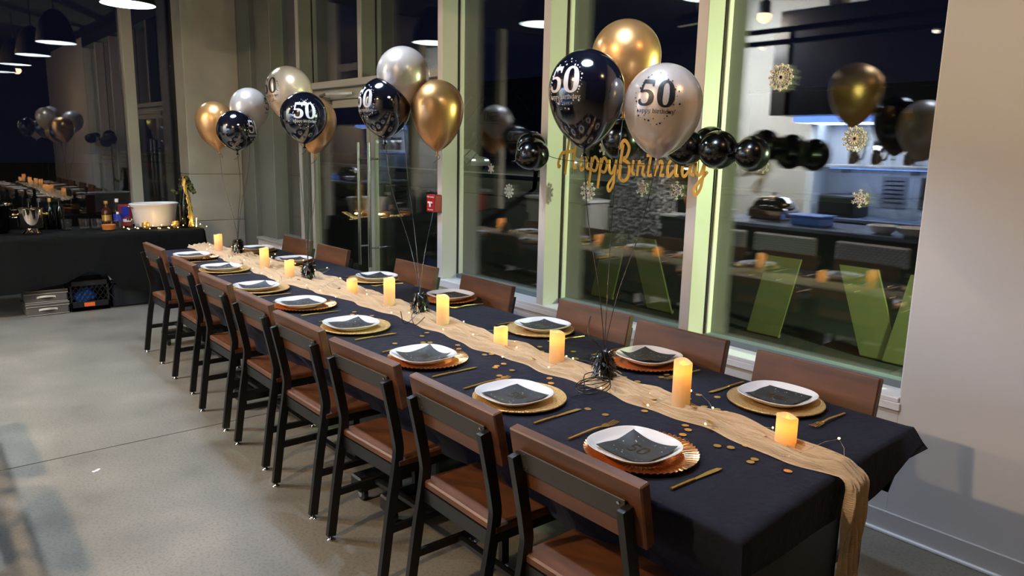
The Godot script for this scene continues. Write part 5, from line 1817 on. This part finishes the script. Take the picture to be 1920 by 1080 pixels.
# ---------------------------------------------------------------- small things
func small_things() -> void:
	# confetti on cloth and runner
	var cf := mb()
	cf.lathe([Vector2(0, 0), Vector2(0.0118, 0), Vector2(0.0118, 0.0006), Vector2(0, 0.0006)], 18)
	var disc := cf.mesh()
	var xz := [[1.839, -0.982], [1.953, -1.113], [1.952, -1.134], [1.854, -1.177], [1.832, -1.209], [1.835, -1.084], [1.809, -1.081], [1.905, -1.159], [1.923, -1.302], [1.891, -1.372], [1.973, -1.401], [2.09, -1.444], [2.18, -1.532], [2.215, -1.477], [2.114, -1.53], [2.105, -1.4], [2.104, -1.367], [1.955, -1.557], [1.888, -1.54], [1.924, -1.566], [1.867, -1.343], [1.82, -1.328], [2.119, -1.77], [2.098, -1.713], [2.065, -1.817], [1.754, -1.595], [1.747, -1.67], [1.872, -1.999], [1.836, -1.951], [1.773, -1.935], [1.678, -1.9], [1.735, -1.844], [1.739, -2.112], [1.809, -2.245], [1.79, -2.232], [1.851, -2.252], [1.822, -2.164], [1.737, -2.139], [1.899, -2.395], [1.87, -2.405], [2.103, -2.301], [2.15, -2.365], [2.217, -2.22], [2.15, -2.135], [2.124, -2.173], [1.868, -2.598], [1.836, -2.544], [1.878, -2.863], [1.768, -2.725], [1.793, -2.707], [1.827, -2.825], [1.813, -3.456], [1.774, -3.405], [2.008, -3.37], [1.845, -3.326], [1.656, -2.782], [1.598, -3.35], [1.69, -3.872], [1.88, -4.186], [2.0, -4.004], [2.118, -1.837], [1.925, -2.152], [2.237, -1.751], [2.283, -1.761], [1.9, -4.35], [2.05, -4.62], [2.0, -5.1], [1.87, -5.25], [2.08, -5.42], [1.95, -5.6]]
	for p in xz:
		var o: Node3D = obj("confetti_disc", disc, m["gold foil"], null)
		var a := lookup(run_z, run_a, p[1])
		var b := lookup(run_z, run_b, p[1])
		var on: bool = p[0] > a and p[0] < b
		var y := TOP_Y + 0.0025
		if on:
			y = TOP_Y + runner_height((p[0] - a) / (b - a), p[1]) + 0.006
		o.position = Vector3(p[0], y, p[1])
		var tip := 0.5 if on else 0.04
		o.rotation = Vector3(rng.randf_range(-tip, tip), rng.randf() * TAU, rng.randf_range(-tip, tip))
		var cz := [-5.936, -4.962, -4.555, -3.831, -3.409, -2.897, -2.437, -2.096, -1.465, -1.07]
		var near := 0
		for k in 10:
			if absf(cz[k] - p[1]) < absf(cz[near] - p[1]):
				near = k
		var ord: String = ["first", "second", "third", "fourth", "fifth", "sixth", "seventh", "eighth", "ninth", "tenth"][near]
		var where: String = "%s, %s side of %s candle from bar" % ["peach runner" if on else "dark cloth", "aisle" if p[0] < 1.985 else "window", ord]
		tag(o, "gold confetti disc on " + where, "confetti", "confetti on the " + where)
	# fairy lights along the runner and down its hanging end
	var pts: Array = []
	var z := -6.2
	var i := 0
	while z < -0.9:
		var a := lookup(run_z, run_a, z)
		var b := lookup(run_z, run_b, z)
		var side := 0.5 + 0.62 * sin(i * 1.9) + 0.1 * sin(i * 0.7)
		var hop := 0.045 if i % 7 == 3 else 0.0
		pts.append(Vector3(lerpf(a, b, side), TOP_Y + 0.018 + hop, z))
		z += 0.055 if z < -4.2 else 0.075
		i += 1
	for q in [[1.95, 0.738, -0.875], [1.93, 0.64, -0.84], [1.99, 0.60, -0.84], [1.95, 0.53, -0.835], [1.975, 0.45, -0.832], [1.93, 0.38, -0.832], [1.98, 0.30, -0.832]]:
		pts.append(Vector3(q[0], q[1], q[2]))
	fairy("fairy_lights", "thin wire fairy lights wound along the peach runner and down its end", pts, pts.size(), 0.0042)
	# fire alarm pull station on the mullion by the door
	var fa := thing("fire_alarm", "red fire alarm pull station on the mullion beside the door", "fire alarm", Vector3(WALL_X - 0.002, 1.195, -4.722))
	obj("housing", boxed(Vector3(-0.033, 0, 0), Vector3(0.066, 0.132, 0.112), 0.006), m["alarm red"], fa)
	var sans := SystemFont.new()
	sans.font_names = PackedStringArray(["Droid Sans"])
	sans.font_weight = 700
	var face := func(x: float, y: float) -> Array: return [Vector3(-0.0672, y, x), Vector3.LEFT]
	var pf := mb()
	pf.box(Vector3(-0.070, 0.006, 0.0), Vector3(0.008, 0.014, 0.062), 0.002)
	pf.box(Vector3(-0.070, -0.014, 0.0), Vector3(0.008, 0.030, 0.020), 0.002)
	obj("pull_bar", pf, m["print white"], fa)
	var lt := mb()
	lay(lt, letters("FIRE ALARM", 0.0165, sans, 0.02), face, Vector2(0, 0.048))
	lay(lt, letters("PULL DOWN", 0.012, sans, 0.02), face, Vector2(0, -0.048))
	obj("lettering", lt, m["print white"], fa)
	# paper snowflakes stuck to the glass
	var fl := [[1.982, -2.019, 0.062, 12, "big round lacy snowflake ornament high on the last window"], [1.693, -1.628, 0.054, 12, "round lacy snowflake over the mirrored kitchen shelf"], [1.553, -2.074, 0.034, 6, "small six-pointed paper snowflake below the garland's end"], [1.429, -1.575, 0.042, 6, "six-pointed paper snowflake low on the last window"], [1.365, -3.285, 0.060, 10, "lacy snowflake on the window under the banner's first letters"], [1.405, -2.846, 0.050, 6, "paper snowflake under the banner beside a balloon ribbon"], [1.407, -2.597, 0.052, 6, "paper snowflake at the mullion end of the banner window"], [1.32, -4.061, 0.048, 10, "lacy snowflake low on the window beside the fire alarm mullion"], [1.632, -3.164, 0.042, 6, "paper snowflake between the big black balloon and the banner"], [1.47, -4.27, 0.036, 6, "dim paper snowflake above the low one beside the alarm mullion"]]
	for q in fl:
		var t := thing("paper_snowflake", q[4], "snowflake", Vector3(GLASS_X - 0.006, q[0], q[1]), 0, "snowflakes on the window glass")
		var b := mb()
		var n: int = q[3]
		var R: float = q[2]
		for k in n:
			var a := TAU * k / n
			var d := Vector3(0, cos(a), sin(a))
			var s := Vector3(0, -sin(a), cos(a))
			flake_bar(b, Vector3.ZERO, d * R, R * 0.10)
			for f in [0.42, 0.72]:
				for g in [-1.0, 1.0]:
					flake_bar(b, d * R * f, d * R * (f + 0.20) + s * g * R * 0.20, R * 0.075)
			if n > 6:
				b.sphere(d * R * 0.98, R * 0.11, 8, 5)
				flake_bar(b, d * R * 0.62, Vector3(0, cos(a + TAU / n), sin(a + TAU / n)) * R * 0.62, R * 0.08)
			else:
				flake_bar(b, d * R * 0.5, Vector3(0, cos(a + TAU / n), sin(a + TAU / n)) * R * 0.5, R * 0.16)
				flake_bar(b, d * R * 0.3, Vector3(0, cos(a + TAU / n), sin(a + TAU / n)) * R * 0.3, R * 0.16)
		obj("lace", b, m["snowflake paper"], t)
	# a scrap of paper on the floor
	var sc := thing("paper_scrap", "tiny white paper scrap lying alone on the concrete floor", "paper scrap", Vector3(0.64, 0.0, -3.95), 0.5)
	var sb := mb()
	sb.prism(PackedVector2Array([Vector2(-0.02, -0.006), Vector2(0.0, -0.010), Vector2(0.022, -0.002), Vector2(0.016, 0.008), Vector2(-0.006, 0.004), Vector2(-0.018, 0.010)]), 0.003, Transform3D(Basis(Vector3(1, 0, 0), -PI / 2), Vector3.ZERO))
	obj("scrap", sb, m["print white"], sc)


func flake_bar(b: MB, p: Vector3, q: Vector3, w: float) -> void:
	var d := (q - p).normalized()
	b.box((p + q) * 0.5, Vector3(0.003, p.distance_to(q), w), 0.0, Basis(Vector3.RIGHT, d, Vector3.RIGHT.cross(d)))
